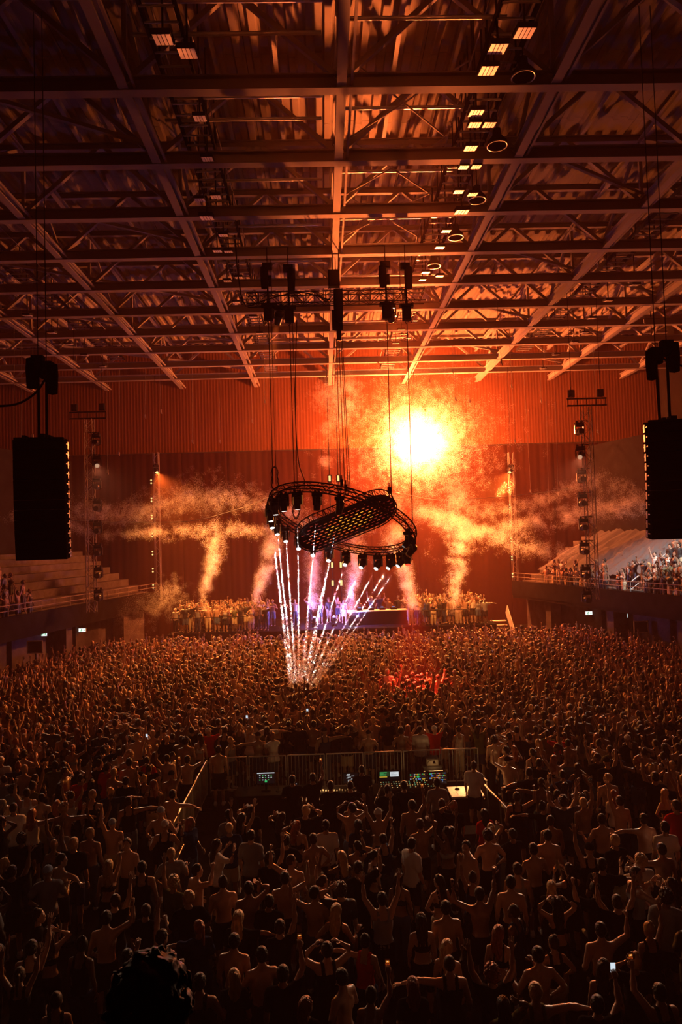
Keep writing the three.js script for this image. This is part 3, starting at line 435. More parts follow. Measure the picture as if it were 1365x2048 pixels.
// --- the oval panel of amber dashes
{
  const C = at(694, 1044, 33), U = V(Math.cos(0.36), Math.sin(0.36), 0), tq = new THREE.Quaternion().setFromAxisAngle(U, 0), W0 = V(0, Math.sin(0.72), Math.cos(0.72)), Vv = W0.addScaledVector(U, -W0.dot(U)).normalize(), N = U.clone().cross(Vv);   // N points down at the floor
  const t = thing('led_panel', 'oval panel of glowing amber and red dashes inside the ring truss', 'light panel', C); t.quaternion.setFromRotationMatrix(M4().makeBasis(U, Vv, N));
  const HL = 2.42, HW = 1.0, sh = (a, b) => { const s = new THREE.Shape(), r = b; s.moveTo(-a + r, -b); s.lineTo(a - r, -b); s.absarc(a - r, 0, r, -Math.PI / 2, Math.PI / 2, false); s.lineTo(-a + r, b); s.absarc(-a + r, 0, r, Math.PI / 2, Math.PI * 1.5, false); return s; };
  part(t, 'panel', bare(indexed(new THREE.ExtrudeGeometry(sh(HL, HW), { depth: 0.1, bevelEnabled: true, bevelThickness: 0.02, bevelSize: 0.02, bevelSegments: 1, curveSegments: 14 }))), black);
  const loop = (a, b, z, n = 48) => { const p = sh(a, b).getSpacedPoints(n); p.pop(); return p.map((q) => V(q.x, q.y, z)); };
  for (const z of [0.16, -0.32]) part(t, 'rim_chord', bare(new THREE.TubeGeometry(new THREE.CatmullRomCurve3(loop(HL + 0.06, HW + 0.06, z), true), 90, 0.03, 6, true)), steelDark);
  const A = loop(HL + 0.06, HW + 0.06, 0.16), B = loop(HL + 0.06, HW + 0.06, -0.32), z = A.map((p, i) => rod(p, B[(i + 1) % B.length], 0.016, 4)); part(t, 'lacing', join(z, A.map((p, i) => rod(p, B[i], 0.016, 4))), steelDark, 'stuff');
  for (const x of [-1.6, -0.8, 0, 0.8, 1.6]) part(t, 'cross_bar', rod(V(x, -HW, -0.32), V(x, HW, -0.32), 0.03), steelDark);
  const dash = soft(0.14, 0.036, 0.024, 0.006), lit = [glow(1, 0.34, 0.03, 1.2), glow(0.85, 0.1, 0.02, 0.8), glow(0.5, 0.03, 0.015, 0.45)], r = rng(77);
  for (let i = 0; i < 17; i++) for (let j = 0; j < 9; j++) {
    const x = -2.16 + i * 0.27 + (j % 2) * 0.1, y = -0.8 + j * 0.2; if (Math.hypot(Math.max(0, Math.abs(x) - (HL - HW)), y) > HW - 0.12) continue;
    const e = Math.hypot(x / 2.3, y / 1.0) + (r() - 0.5) * 0.5; if (e > 0.98 && r() < 0.6) continue;
    part(t, 'led_bar', dash, lit[e < 0.42 ? 0 : e < 0.75 ? 1 : 2]).position.set(x, y, 0.125);
  }
}
// --- truss above, chain hoists, chains
const hoistBody = join(soft(0.42, 0.62, 0.36, 0.05, 0, 0, 0), soft(0.66, 0.16, 0.3, 0.03, 0, 0.4, 0), box(0.12, 0.16, 0.1, 0, 0.54, 0)), hoistCap = join(rod(V(0, 0.6, 0), V(0, 1.5, 0), 0.05, 6), box(0.14, 0.5, 0.12, 0.12, 1.6, 0)), bagGeo = bare(new THREE.LatheGeometry([[0.001, -0.55], [0.17, -0.5], [0.2, 0.1], [0.18, 0.5], [0.13, 0.52]].map(([x, y]) => new THREE.Vector2(x, y)), 10)), hookGeo = bare(new THREE.TorusGeometry(0.07, 0.02, 5, 10, 4.6));
function hoist(p, label, group, bagSide = -1) {
  const t = thing('chain_hoist', label, 'hoist', p, group); part(t, 'motor', hoistBody, black); part(t, 'suspension', hoistCap, rubber); const b = part(t, 'chain_bag', bagGeo, rubber); b.position.set(bagSide * 0.14, 1.75, 0); part(t, 'pulley_block', soft(0.46, 0.34, 0.3, 0.06, 0, 2.3, 0), black); part(t, 'hanger', rod(V(0, 2.4, 0), V(0, Math.max(2.6, GRID - p.y), 0), 0.025), steelDark);
  const h = part(t, 'hook', hookGeo, steelDark); h.position.y = -0.4; return t;
}
{
  const a = at(495, 600, 34), b = at(850, 592, 34), t = thing('rigging_truss', 'straight box truss high above the ring truss', 'truss', a); t.rotation.z = 0; boxTruss(t, b.x - a.x, 0.55, 0.55, steelDark, 0.03);
  for (const x of [1.2, (b.x - a.x) / 2, b.x - a.x - 1.2]) part(t, 'hanger', rod(V(x, 0.27, 0), V(x, GRID - a.y - 0.2, 0), 0.02), steelDark);
  const list = [[537, 628, 548, 968, -1, 'first'], [579, 632, 592, 985, 1, 'second'], [774, 625, 779, 990, -1, 'third'], [814, 628, 821, 1045, 1, 'fourth']];
  for (const [x, y, x2, y2, s, n] of list) {
    const p = at(x, y, 33), q = at(x2, y2, 33); hoist(p, `black chain hoist under the rigging truss, ${n} from left`, 'hoists above the ring truss', s);
    q.x = p.x + (q.x - p.x) * 0.35; const e = (d) => [V(p.x + d, p.y - 0.3, p.z), V(q.x + d, q.y, p.z)];
    const c = thing('hoist_chain', `thin lifting chain down to the ring truss, ${n} from left`, 'chain', V(0, 0, 0), 'chains of the ring truss'); part(c, 'chain', rod(...e(0), 0.022, 5), steelDark); if (x < 700) part(c, 'power_cable', rod(...e(0.14), 0.014, 5), rubber);
  }
  const p = at(675, 640, 33), m = thing('hoist_cluster', 'tall black cluster of motors and cable bags above the ring truss', 'hoist', p);
  for (const [dx, dy, w, h] of [[0, 0, 0.5, 0.9], [0.08, 1.0, 0.42, 0.9], [-0.1, 2.0, 0.55, 0.8]]) part(m, 'motor', soft(w, h, 0.42, 0.06, dx, dy, 0), black);
  const bg = part(m, 'cable_bag', bagGeo, rubber); bg.position.set(0.06, 0.6, 0.25); bg.scale.set(1.2, 1.5, 1.2); part(m, 'drop_hook', soft(0.22, 0.5, 0.2, 0.05, 0.06, -0.72, 0), black); part(m, 'hanger', join(rod(V(-0.15, 2.3, 0), V(-0.15, GRID - p.y, 0), 0.03), rod(V(0.15, 1.4, 0), V(0.15, GRID - p.y, 0), 0.03)), steelDark);
  const c = thing('hoist_chain', 'bundle of lifting chains under the middle hoist cluster', 'chain', V(0, 0, 0), 'chains of the ring truss'), q = at(689, 985, 33); for (const d of [-0.12, 0.0, 0.1, 0.16]) part(c, 'chain', rod(V(p.x + 0.05 + d, p.y - 0.9, p.z), V(p.x + 0.12 + d * 1.6, q.y - 0.1, p.z), 0.018, 5), steelDark);
  for (const [x, y] of [[684, 965], [692, 975], [779, 980]]) single('shackle', join(soft(0.16, 0.3, 0.14, 0.03), rod(V(0, 0.1, 0), V(0, 0.35, 0), 0.03), rod(V(0, -0.1, 0), V(0, -0.4, 0), 0.025)), black, `black shackle where a chain meets the ring truss, at ${x < 688 ? 'left' : x < 700 ? 'middle' : 'right'}`, 'shackle', 'shackles on the ring truss', at(x, y, 33));
  const coil = (px, py, w, h, label) => { const o = at(px, py, 33), pts = []; for (let i = 0; i < 28; i++) { const a = i / 28 * 2 * Math.PI * 2; pts.push(V(Math.sin(a) * w * (0.75 + 0.25 * Math.sin(i * 1.7)), Math.cos(a) * h * (0.9 + 0.1 * Math.sin(i)), Math.sin(i * 0.9) * 0.06)); } single('cable_coil', bare(new THREE.TubeGeometry(new THREE.CatmullRomCurve3(pts, true), 110, 0.02, 5, true)), rubber, label, 'cable', 'coiled cables', o); };
  coil(550, 957, 0.22, 0.58, 'looped black cable hanging left above the ring truss'); coil(592, 1012, 0.2, 0.62, 'looped black cable hanging inside the ring truss');
  single('power_cable', sweep([at(594, 640, 33.1), at(591, 800, 33.1), at(595, 900, 33.1), at(601, 940, 33), at(609, 958, 33), at(609, 975, 33)], 0.022), rubber, 'thin power cable curving down to the ring truss', 'cable');
  single('feeder_cable', sweep([at(470, 470, 33), at(478, 560, 33), at(492, 612, 33), at(520, 604, 33), at(600, 585, 33), at(660, 600, 33)], 0.03), rubber, 'black feeder cable looping along the rigging truss', 'cable');
}
// --- loudspeaker arrays left and right
function lineArray(px, py, depth, yaw, label, mirrorX) {
  const p = at(px, py, depth), t = thing('line_array', label, 'loudspeaker', p, 'line arrays'); t.rotation.y = yaw;
  const cab = soft(1.24, 0.245, 0.5, 0.02), grille = box(1.16, 0.2, 0.02, 0, 0, 0.255), pin = join(box(0.03, 0.19, 0.1, 0, 0, -0.05), box(0.02, 0.03, 0.3, 0.004, 0.02, 0));
  part(t, 'bumper_frame', join(box(1.2, 0.09, 0.1, 0, 0.02, 0.18), box(1.2, 0.09, 0.1, 0, 0.02, -0.18), box(0.09, 0.09, 0.9, -0.3, 0.04, 0), box(0.09, 0.09, 0.9, 0.3, 0.04, 0), box(0.16, 0.14, 0.3, 0.05, 0.1, 0)), steelDark);
  let y = -0.12, z = 0, a = 0;
  for (let i = 0; i < 12; i++) { const c = part(t, 'cabinet', cab, black); c.position.set(0, y, z); c.rotation.x = a; part(c, 'grille', grille, rubber); for (const q of [-0.635, 0.635]) part(c, 'rigging_plate', pin, aluminium).position.x = q; y -= 0.252 * Math.cos(a); z -= 0.252 * Math.sin(a); a = 0.012 * i; }
  return p;
}
{
  const l = lineArray(82, 882, 18, 0.12, 'tall black speaker array hanging at the left edge'), r = lineArray(1341, 846, 18, -0.12, 'tall black speaker array hanging at the right edge');
  const lift = (o, pts, side) => {
    for (const [x, y, dx, w] of pts) {
      const p = at(x, y, 18), t = thing('chain_hoist', `black chain hoist above the ${side} speaker array, ${w} one`, 'hoist', p, 'hoists of the speaker arrays'); part(t, 'motor', soft(0.3, 0.42, 0.3, 0.05), black); const b = part(t, 'chain_bag', bagGeo, rubber); b.position.set(dx, -0.25, 0.05); b.scale.setScalar(0.75); part(t, 'hanger', rod(V(0, 0.15, 0), V(0, GRID - p.y, 0), 0.012), steelDark);
      single('lifting_strap', rod(V(p.x, p.y - 0.15, p.z), V(o.x + (p.x - o.x) * 0.9, o.y + 0.0, o.z), 0.035, 6), rubber, `black lifting strap down to the ${side} speaker array, ${w} one`, 'strap', 'straps of the speaker arrays');
    }
  };
  lift(l, [[76, 728, -0.14, 'left'], [93, 740, 0.16, 'right']], 'left'); lift(r, [[1312, 712, -0.14, 'left'], [1334, 697, 0.16, 'right']], 'right');
  single('loudspeaker_cable', sweep([at(95, 752, 18), at(72, 785, 18), at(40, 806, 18), at(0, 812, 18), at(-40, 806, 18)], 0.03), rubber, 'thick black cable curving off the left picture edge', 'cable');
  single('loudspeaker_cable', sweep([at(1322, 714, 18), at(1340, 724, 18), at(1365, 732, 18), at(1400, 735, 18)], 0.03), rubber, 'thick black cable running off the right picture edge', 'cable');
}
// --- vertical light towers
function tower(px, top, bottom, depth, label, side, heads, spacing, group, lens, lit) {
  const a = at(px, top, depth), b = at(px, bottom, depth), h = a.y - b.y, t = thing('truss_tower', label, 'truss', V(a.x, b.y, a.z), 'hanging truss towers');
  const m = new THREE.Group(); const holder = thing; // the mast is a box truss stood upright
  const q = 0.24, z = []; for (const [x, d] of [[q, q], [q, -q], [-q, q], [-q, -q]]) part(t, 'chord', rod(V(x, 0, d), V(x, h, d), 0.028, 6), steelPaint);
  for (let y = 0, i = 0; y < h - 0.5; y += 0.5, i++) { const s = i % 2 ? 1 : -1; for (const d of [q, -q]) z.push(rod(V(-s * q, y, d), V(s * q, y + 0.5, d), 0.015, 4), rod(V(d, y, -s * q), V(d, y + 0.5, s * q), 0.015, 4)); }
  part(t, 'lacing', join(z), steelPaint, 'stuff');
  part(t, 'top_bar', join(rod(V(-1.15, h, 0.2), V(1.15, h, 0.2), 0.05, 6), rod(V(-1.15, h + 0.4, 0.2), V(1.15, h + 0.4, 0.2), 0.05, 6), ...[-1.1, -0.55, 0, 0.55, 1.1].map((x) => rod(V(x, h, 0.2), V(x, h + 0.4, 0.2), 0.03, 5))), steelDark);
  for (const s of [-0.85, 0.85]) { part(t, 'hoist_motor', soft(0.34, 0.42, 0.3, 0.05, s, h + 0.72, 0.1), black); part(t, 'hanger', rod(V(s, h + 0.9, 0.1), V(s, GRID - b.y, 0.1), 0.015, 5), steelDark); }
  for (let i = 0; i < heads; i++) {
    const p = V(a.x + side * 0.52, a.y - 1.0 - i * spacing, a.z + 0.25);
    part(t, 'outrigger', rod(V(0, p.y - b.y + 0.1, 0.2), V(side * 0.55, p.y - b.y + 0.1, 0.25), 0.03, 5), steelDark);
    const on = i === 1, l = movingHead(p, on ? lit[0] : V(p.x + side * 1.5, p.y - 2, 0), `${group.replace('moving heads', 'moving head')}, ${ordinal[i]} from the top`, group, { scale: 1.15, lens: on ? glow(1, 0.6, 0.36, 0.5) : lens, dark: steelDark });
    if (on) spotLight('tower_lamp', l, lit[0], RGB(1, 0.6, 0.36), lit[1], 0.3, 0.9, 0.1);
  }
}
tower(1172, 812, 1200, 40, 'tall hanging truss tower in front of the right stand', -1, 8, 1.38, 'moving heads on the right truss tower', lensOff, [V(2.5, 1, -12.5), 1200]);
tower(178, 838, 1225, 44, 'tall hanging truss tower at the left, in the dark', 1, 8, 1.38, 'moving heads on the left truss tower', lensOff, [V(-2, 1, -12.5), 800]);
// slim back towers with pairs of small lamps
{
  const lamp = bare(new THREE.SphereGeometry(0.07, 10, 6)), can = bare(new THREE.CylinderGeometry(0.1, 0.12, 0.16, 10)).rotateX(Math.PI / 2), on = glow(1, 0.62, 0.2, 1.6);
  const slim = (px, top, bottom, ys, label) => { const a = at(px, top, 58), b = at(px, bottom, 58), h = a.y - b.y, t = thing('lamp_mast', label, 'mast', V(a.x, b.y, a.z), 'slim masts at the back'); const q = 0.2; for (const [x, d] of [[q, q], [q, -q], [-q, q], [-q, -q]]) part(t, 'chord', rod(V(x, 0, d), V(x, h, d), 0.03, 6), steelPaint); const z = []; for (let y = 0, i = 0; y < h - 0.5; y += 0.5, i++) { const s = i % 2 ? 1 : -1; z.push(rod(V(-s * q, y, q), V(s * q, y + 0.5, q), 0.02, 4)); } part(t, 'lacing', join(z), steelPaint, 'stuff');
    part(t, 'hanger', rod(V(0, h, 0), V(0, GRID - b.y, 0), 0.02, 5), steelDark);
    for (const y of ys) for (const s of [-0.12, 0.12]) { const yy = at(px, y, 58).y - b.y + s; const c = part(t, 'lamp_can', can, black); c.position.set(-0.34, yy, 0.3); const lb = part(c, 'lamp_bulb', lamp, on); lb.position.z = 0.09; } };
  const MASTS = [];
  slim(1022, 905, 1190, [943, 978, 1013, 1047, 1080, 1116, 1150], 'slim lamp mast with pairs of small amber lamps, right of the stage');
  slim(312, 905, 1200, [964, 1000, 1034, 1070, 1106, 1140, 1172], 'slim lamp mast with pairs of small amber lamps, left of the stage');
  for (const [px, side, I] of [[1022, 1, 7500], [312, -1, 7000]]) { const p = at(px, 930, 57.2), aim = V(side * 5, 1.5, -42); const l = movingHead(p, aim, `amber moving head on the slim mast ${side > 0 ? 'right' : 'left'} of the stage`, 'amber moving heads on the slim masts', { lens: glow(1, 0.6, 0.2, 2) }); spotLight('mast_lamp', l, aim, RGB(1, 0.29, 0.05), I, 0.5, 0.9, 0.1); }
  const t = thing('blinder_column', 'dark column with small amber lamps behind the oval panel', 'mast', V(0, 0, 0)), a = at(668, 945, 55), b = at(668, 1215, 55); t.position.set(a.x, b.y, a.z);
  for (const s of [-0.34, 0.34]) part(t, 'post', rod(V(s, 0, -0.12), V(s, GRID - b.y, -0.12), 0.05, 6), steelDark);
  for (const y of [957, 1130, 1166]) for (const s of [-0.34, 0.34]) { const c = part(t, 'lamp_housing', soft(0.34, 0.6, 0.14, 0.02), black); c.position.set(s, at(668, y, 55).y - b.y, 0); part(c, 'lamp_face', box(0.16, 0.42, 0.02, 0, 0, 0.08), on); }
}
// --- the blinding lamp itself, on its own bar at the back
{
  const t = thing('search_lamp', 'blinding searchlight high at the back of the hall', 'stage light', LAMP);
  part(t, 'housing', bare(new THREE.LatheGeometry([[0.001, -1.2], [0.2, -1.18], [0.28, -1.0], [0.28, -0.75], [0.22, -0.7], [0.06, -0.68], [0.05, -0.2], [0.001, -0.18]].map(([x, y]) => new THREE.Vector2(x, y)), 20)).rotateX(Math.PI / 2), black);
  part(t, 'lamp_bulb', bare(new THREE.SphereGeometry(0.24, 24, 16)), glow(1, 0.72, 0.42, 60));
  part(t, 'yoke', join(box(0.06, 0.6, 0.12, -0.36, 0.25, -0.9), box(0.06, 0.6, 0.12, 0.36, 0.25, -0.9), box(0.78, 0.08, 0.14, 0, 0.56, -0.9)), black);
  part(t, 'hanger', rod(V(0, 0.58, -0.9), V(0, GRID - LAMP.y, -0.9), 0.03, 6), steelDark);
}
// --- drop cables from the roof
{
  const r = rng(31), list = [[940, 800, 52], [912, 795, 50], [906, 740, 49], [1003, 720, 40], [1024, 770, 50], [1030, 880, 53], [1062, 980, 54], [1098, 1000, 52], [1117, 985, 50], [1083, 800, 56], [1196, 860, 50], [1290, 640, 44], [860, 760, 54], [505, 840, 56], [530, 800, 50], [380, 610, 44], [368, 600, 45], [385, 880, 56], [290, 830, 55], [322, 820, 55], [215, 940, 46], [42, 900, 40], [28, 955, 42], [65, 870, 44], [238, 905, 58], [440, 880, 57], [756, 720, 48]];
  list.forEach(([x, y, d], i) => { const p = at(x, y, d), t = thing('drop_cable', `thin cable hanging from the roof in the ${x < 683 ? 'left' : 'right'} half, ${ordinal[list.filter((q) => (q[0] < 683) === (x < 683) && q[0] < x).length]} from left`, 'cable', p, 'cables hanging from the roof'), top = V((r() - 0.5) * 0.6, TOP + 0.185 - p.y, 0); part(t, 'cable', rod(V(0, 0, 0), top, 0.012, 5), steelPaint); part(t, 'hook', join(box(0.1, 0.24, 0.08, 0, -0.08, 0), box(0.05, 0.12, 0.05, 0.05, -0.25, 0)), steelPaint); });
  single('slack_cable', sweep([at(135, 1040, 44), at(250, 1044, 44), at(380, 1042, 44), at(470, 1020, 42), at(560, 985, 34)], 0.014), aluminium, 'thin slack cable crossing the left smoke', 'cable');
  single('slack_cable', sweep([at(790, 985, 36), at(900, 1000, 44), at(1040, 990, 46), at(1180, 972, 44)], 0.014), aluminium, 'thin slack cable crossing the right smoke', 'cable');
}

// ---------------------------------------------------------------- drapes, stage, stands
{
  // black masking drape across the back, in lengths
  const W = 4.1, n = 22, P = [], I = [];
  const H = 15.9; for (let i = 0; i <= n; i++) for (const y of [0, H]) for (const s of [0, 1]) P.push(i / n * W, y, Math.sin(i * 1.9) * 0.022 + Math.sin(i * 0.7) * 0.02 - s * 0.02);
  for (let i = 0; i < n; i++) { const a = i * 4; I.push(a, a + 4, a + 2, a + 4, a + 6, a + 2, a + 1, a + 3, a + 5, a + 5, a + 3, a + 7, a + 2, a + 6, a + 3, a + 6, a + 7, a + 3); }
  const g = new THREE.BufferGeometry(); g.setAttribute('position', new THREE.Float32BufferAttribute(P, 3)); g.setIndex(I); g.computeVertexNormals();
  const t = thing('stage_drape', 'wide dark masking drape along the back wall', 'curtain', V(0, 0, -61.6));
  for (let i = 0; i < 14; i++) part(t, 'drape_length', g, drapeMat).position.set(-28.8 + i * 4.12, 0, (i % 2) * 0.05);
  part(t, 'drape_pipe', rod(V(-28.8, H, 0), V(28.9, H, 0), 0.06, 8), steelDark);
}
const STAGE = { y: 1.85, x0: -10.7, x1: 11.6, z0: -47.6, z1: -55 };
{
  const t = thing('stage_deck', 'long black stage platform behind the crowd', 'stage', V(0, 0, 0)), N = 12, w = (STAGE.x1 - STAGE.x0) / N;
  const plate = box(w - 0.02, 0.12, STAGE.z0 - STAGE.z1, 0, -0.06, 0), skirt = box(w - 0.02, STAGE.y - 0.14, 0.06, 0, -0.13 - (STAGE.y - 0.14) / 2, 0);
  for (let i = 0; i < N; i++) { const x = STAGE.x0 + (i + 0.5) * w; part(t, 'deck_plate', plate, concreteDark.clone()).position.set(x, STAGE.y, (STAGE.z0 + STAGE.z1) / 2); part(t, 'skirt_panel', skirt, black).position.set(x, STAGE.y, STAGE.z0 - 0.1); }
  part(t, 'back_skirt', box(STAGE.x1 - STAGE.x0, STAGE.y - 0.14, 0.06, (STAGE.x0 + STAGE.x1) / 2, (STAGE.y - 0.14) / 2, STAGE.z1 + 0.1), black);
  for (const x of [STAGE.x0 + 0.05, STAGE.x1 - 0.05]) part(t, 'side_skirt', box(0.06, STAGE.y - 0.14, STAGE.z0 - STAGE.z1 - 0.3, x, (STAGE.y - 0.14) / 2, (STAGE.z0 + STAGE.z1) / 2), black);
  t.children.forEach((c) => { if (c.name === 'deck_plate') c.material = black; });
  const r = thing('stage_railing', 'low black rail along the front of the stage', 'railing', V(0, STAGE.y, STAGE.z0 - 0.12));
  for (const [a, b] of [[STAGE.x0 + 0.2, -4.3], [6.3, STAGE.x1 - 1.6]]) { for (const y of [1.05]) part(r, 'rail', rod(V(a, y, 0), V(b, y, 0), 0.025, 6), steelDark); for (let x = a; x <= b + 0.01; x += (b - a) / 3) part(r, 'post', rod(V(x, 0, 0), V(x, 1.05, 0), 0.025, 6), steelDark); }
  // stairs at the right end
  const s = thing('stage_stairs', 'pale steps with a slanting side board at the right end of the stage', 'stairs', V(STAGE.x1 + 0.05, 0, -47.4));
  for (let i = 0; i < 7; i++) part(s, 'step', box(1.1, 0.06, 0.34, 0.55, 0.26 * (i + 1), -0.3 - i * 0.3), plastic);
  part(s, 'side_board', bar(V(1.22, 0.45, 0.1), V(1.22, 2.6, -2.4), 0.05, 0.75), plastic); part(s, 'stringer', bar(V(0.05, 0.0, 0.0), V(0.05, 1.9, -2.2), 0.06, 0.3), steelDark); part(s, 'stringer', bar(V(1.1, 0.0, 0.0), V(1.1, 1.9, -2.2), 0.06, 0.3), steelDark);
  // DJ table and its gear
  const d = thing('dj_table', 'long DJ table with a pale top in the middle of the stage', 'table', V(3.6, STAGE.y, -49.6));
  part(d, 'table_top', soft(4.2, 0.07, 1.0, 0.02, 0, 0.98, 0), plastic); part(d, 'front_panel', box(4.1, 0.92, 0.05, 0, 0.48, 0.42), black); for (const x of [-2, 2]) part(d, 'side_panel', box(0.05, 0.92, 0.8, x, 0.48, 0), black);
  [[-1.2, 'left'], [-0.4, 'second'], [0.4, 'third'], [1.2, 'right']].forEach(([x, w]) => { const p = thing('dj_player', `small black DJ deck on the DJ table, ${w === 'left' || w === 'right' ? w + 'most' : w + ' from left'}`, 'DJ deck', V(3.6 + x, STAGE.y + 1.015, -49.6), 'decks on the DJ table'); part(p, 'body', soft(0.42, 0.12, 0.42, 0.02, 0, 0.06, 0), black); part(p, 'jog_wheel', bare(new THREE.CylinderGeometry(0.13, 0.14, 0.03, 18)).translate(0, 0.135, 0.02), steelDark); part(p, 'display', box(0.2, 0.09, 0.015, 0, 0.15, -0.19), glow(0.3, 0.5, 1, 0.6)); });
  // blue stage lamps on the floor beside the table
  for (const [px, py, i, k] of [[715, 1212, 0, 1], [668, 1214, 1, 0.55], [628, 1200, 2, 0.45]]) {
    const p = at(px, py, 49.2); p.y = STAGE.y + 0.12; const L = V(p.x, STAGE.y + 0.72, p.z);
    const t2 = thing('floor_lamp', `blue-violet stage lamp glowing beside the DJ table, ${['nearest the table', 'middle one', 'farthest left'][i]}`, 'stage light', V(p.x, STAGE.y, p.z), 'blue stage lamps'); part(t2, 'base', soft(0.34, 0.16, 0.3, 0.03, 0, 0.08, 0), black); part(t2, 'arm', join(box(0.04, 0.4, 0.1, -0.17, 0.3, 0), box(0.04, 0.4, 0.1, 0.17, 0.3, 0)), black); part(t2, 'can', bare(new THREE.CylinderGeometry(0.13, 0.1, 0.26, 14)).translate(0, 0.5, 0), blackGloss); part(t2, 'lamp_bulb', bare(new THREE.SphereGeometry(0.11, 14, 8)).translate(0, 0.64, 0), glow(0.3, 0.25, 1, 3));
    pointLight('blue_stage_lamp', L.add(V(0, 0.12, 0)), RGB(0.3, 0.24, 1), 130 * k, 0.1);
  }
}
// ---- stands at the sides: A is the far end of the front edge, B the near end, out points away from the floor
function stand(side, A, B, label) {
  const dir = V(B[0] - A[0], 0, B[1] - A[1]), len = dir.length(); dir.normalize(); const out = V(-dir.z * -side, 0, dir.x * -side); if (out.x * side < 0) out.negate();
  const q = new THREE.Quaternion().setFromRotationMatrix(M4().makeBasis(dir, V(0, 1, 0), dir.clone().cross(V(0, 1, 0))));
  const o = side > 0 ? -1 : 1, sgn = dir.clone().cross(V(0, 1, 0)).dot(out) > 0 ? 1 : -1;
  const t = thing('grandstand', label, 'grandstand', V(A[0], 0, A[1]), 'side stands'); t.quaternion.copy(q);
  const at3 = (u, w, y) => V(u, y, sgn * w);                                           // u along, w outward
  const slab = (u0, u1, w0, w1, y0, y1) => withUv(box(u1 - u0, y1 - y0, w1 - w0, (u0 + u1) / 2, (y0 + y1) / 2, sgn * (w0 + w1) / 2));
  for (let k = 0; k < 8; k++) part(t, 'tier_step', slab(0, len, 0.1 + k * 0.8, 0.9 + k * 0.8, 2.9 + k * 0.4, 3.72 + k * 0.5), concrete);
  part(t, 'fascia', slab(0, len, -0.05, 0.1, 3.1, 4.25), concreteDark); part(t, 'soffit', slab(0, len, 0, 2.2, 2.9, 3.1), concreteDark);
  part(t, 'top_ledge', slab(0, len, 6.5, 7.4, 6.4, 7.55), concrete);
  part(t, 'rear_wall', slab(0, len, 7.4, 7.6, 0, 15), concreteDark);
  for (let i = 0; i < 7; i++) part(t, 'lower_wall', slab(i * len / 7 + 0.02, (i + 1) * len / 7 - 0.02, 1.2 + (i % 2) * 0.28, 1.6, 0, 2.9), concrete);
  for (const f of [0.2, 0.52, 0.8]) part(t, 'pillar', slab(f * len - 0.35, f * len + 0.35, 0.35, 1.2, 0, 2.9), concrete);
  for (const y of [4.55, 4.85]) part(t, 'front_rail', rod(at3(0, 0.02, y), at3(len, 0.02, y), 0.025, 6), steelPaint);
  for (let u = 0.3; u < len; u += 1.5) part(t, 'rail_post', rod(at3(u, 0.02, 4.2), at3(u, 0.02, 4.85), 0.025, 5), steelPaint);
  t.updateMatrixWorld(true);
  return { t, len, world: (u, w, y) => t.localToWorld(at3(u, w, y)), dir, out };
}
const standR = stand(1, [14.9, -55.5], [20.4, -34], 'right grandstand with a grey cover sheet, railing and spectators'), standL = stand(-1, [-13.4, -56.5], [-18.2, -34], 'left grandstand in the dark with a few spectators');
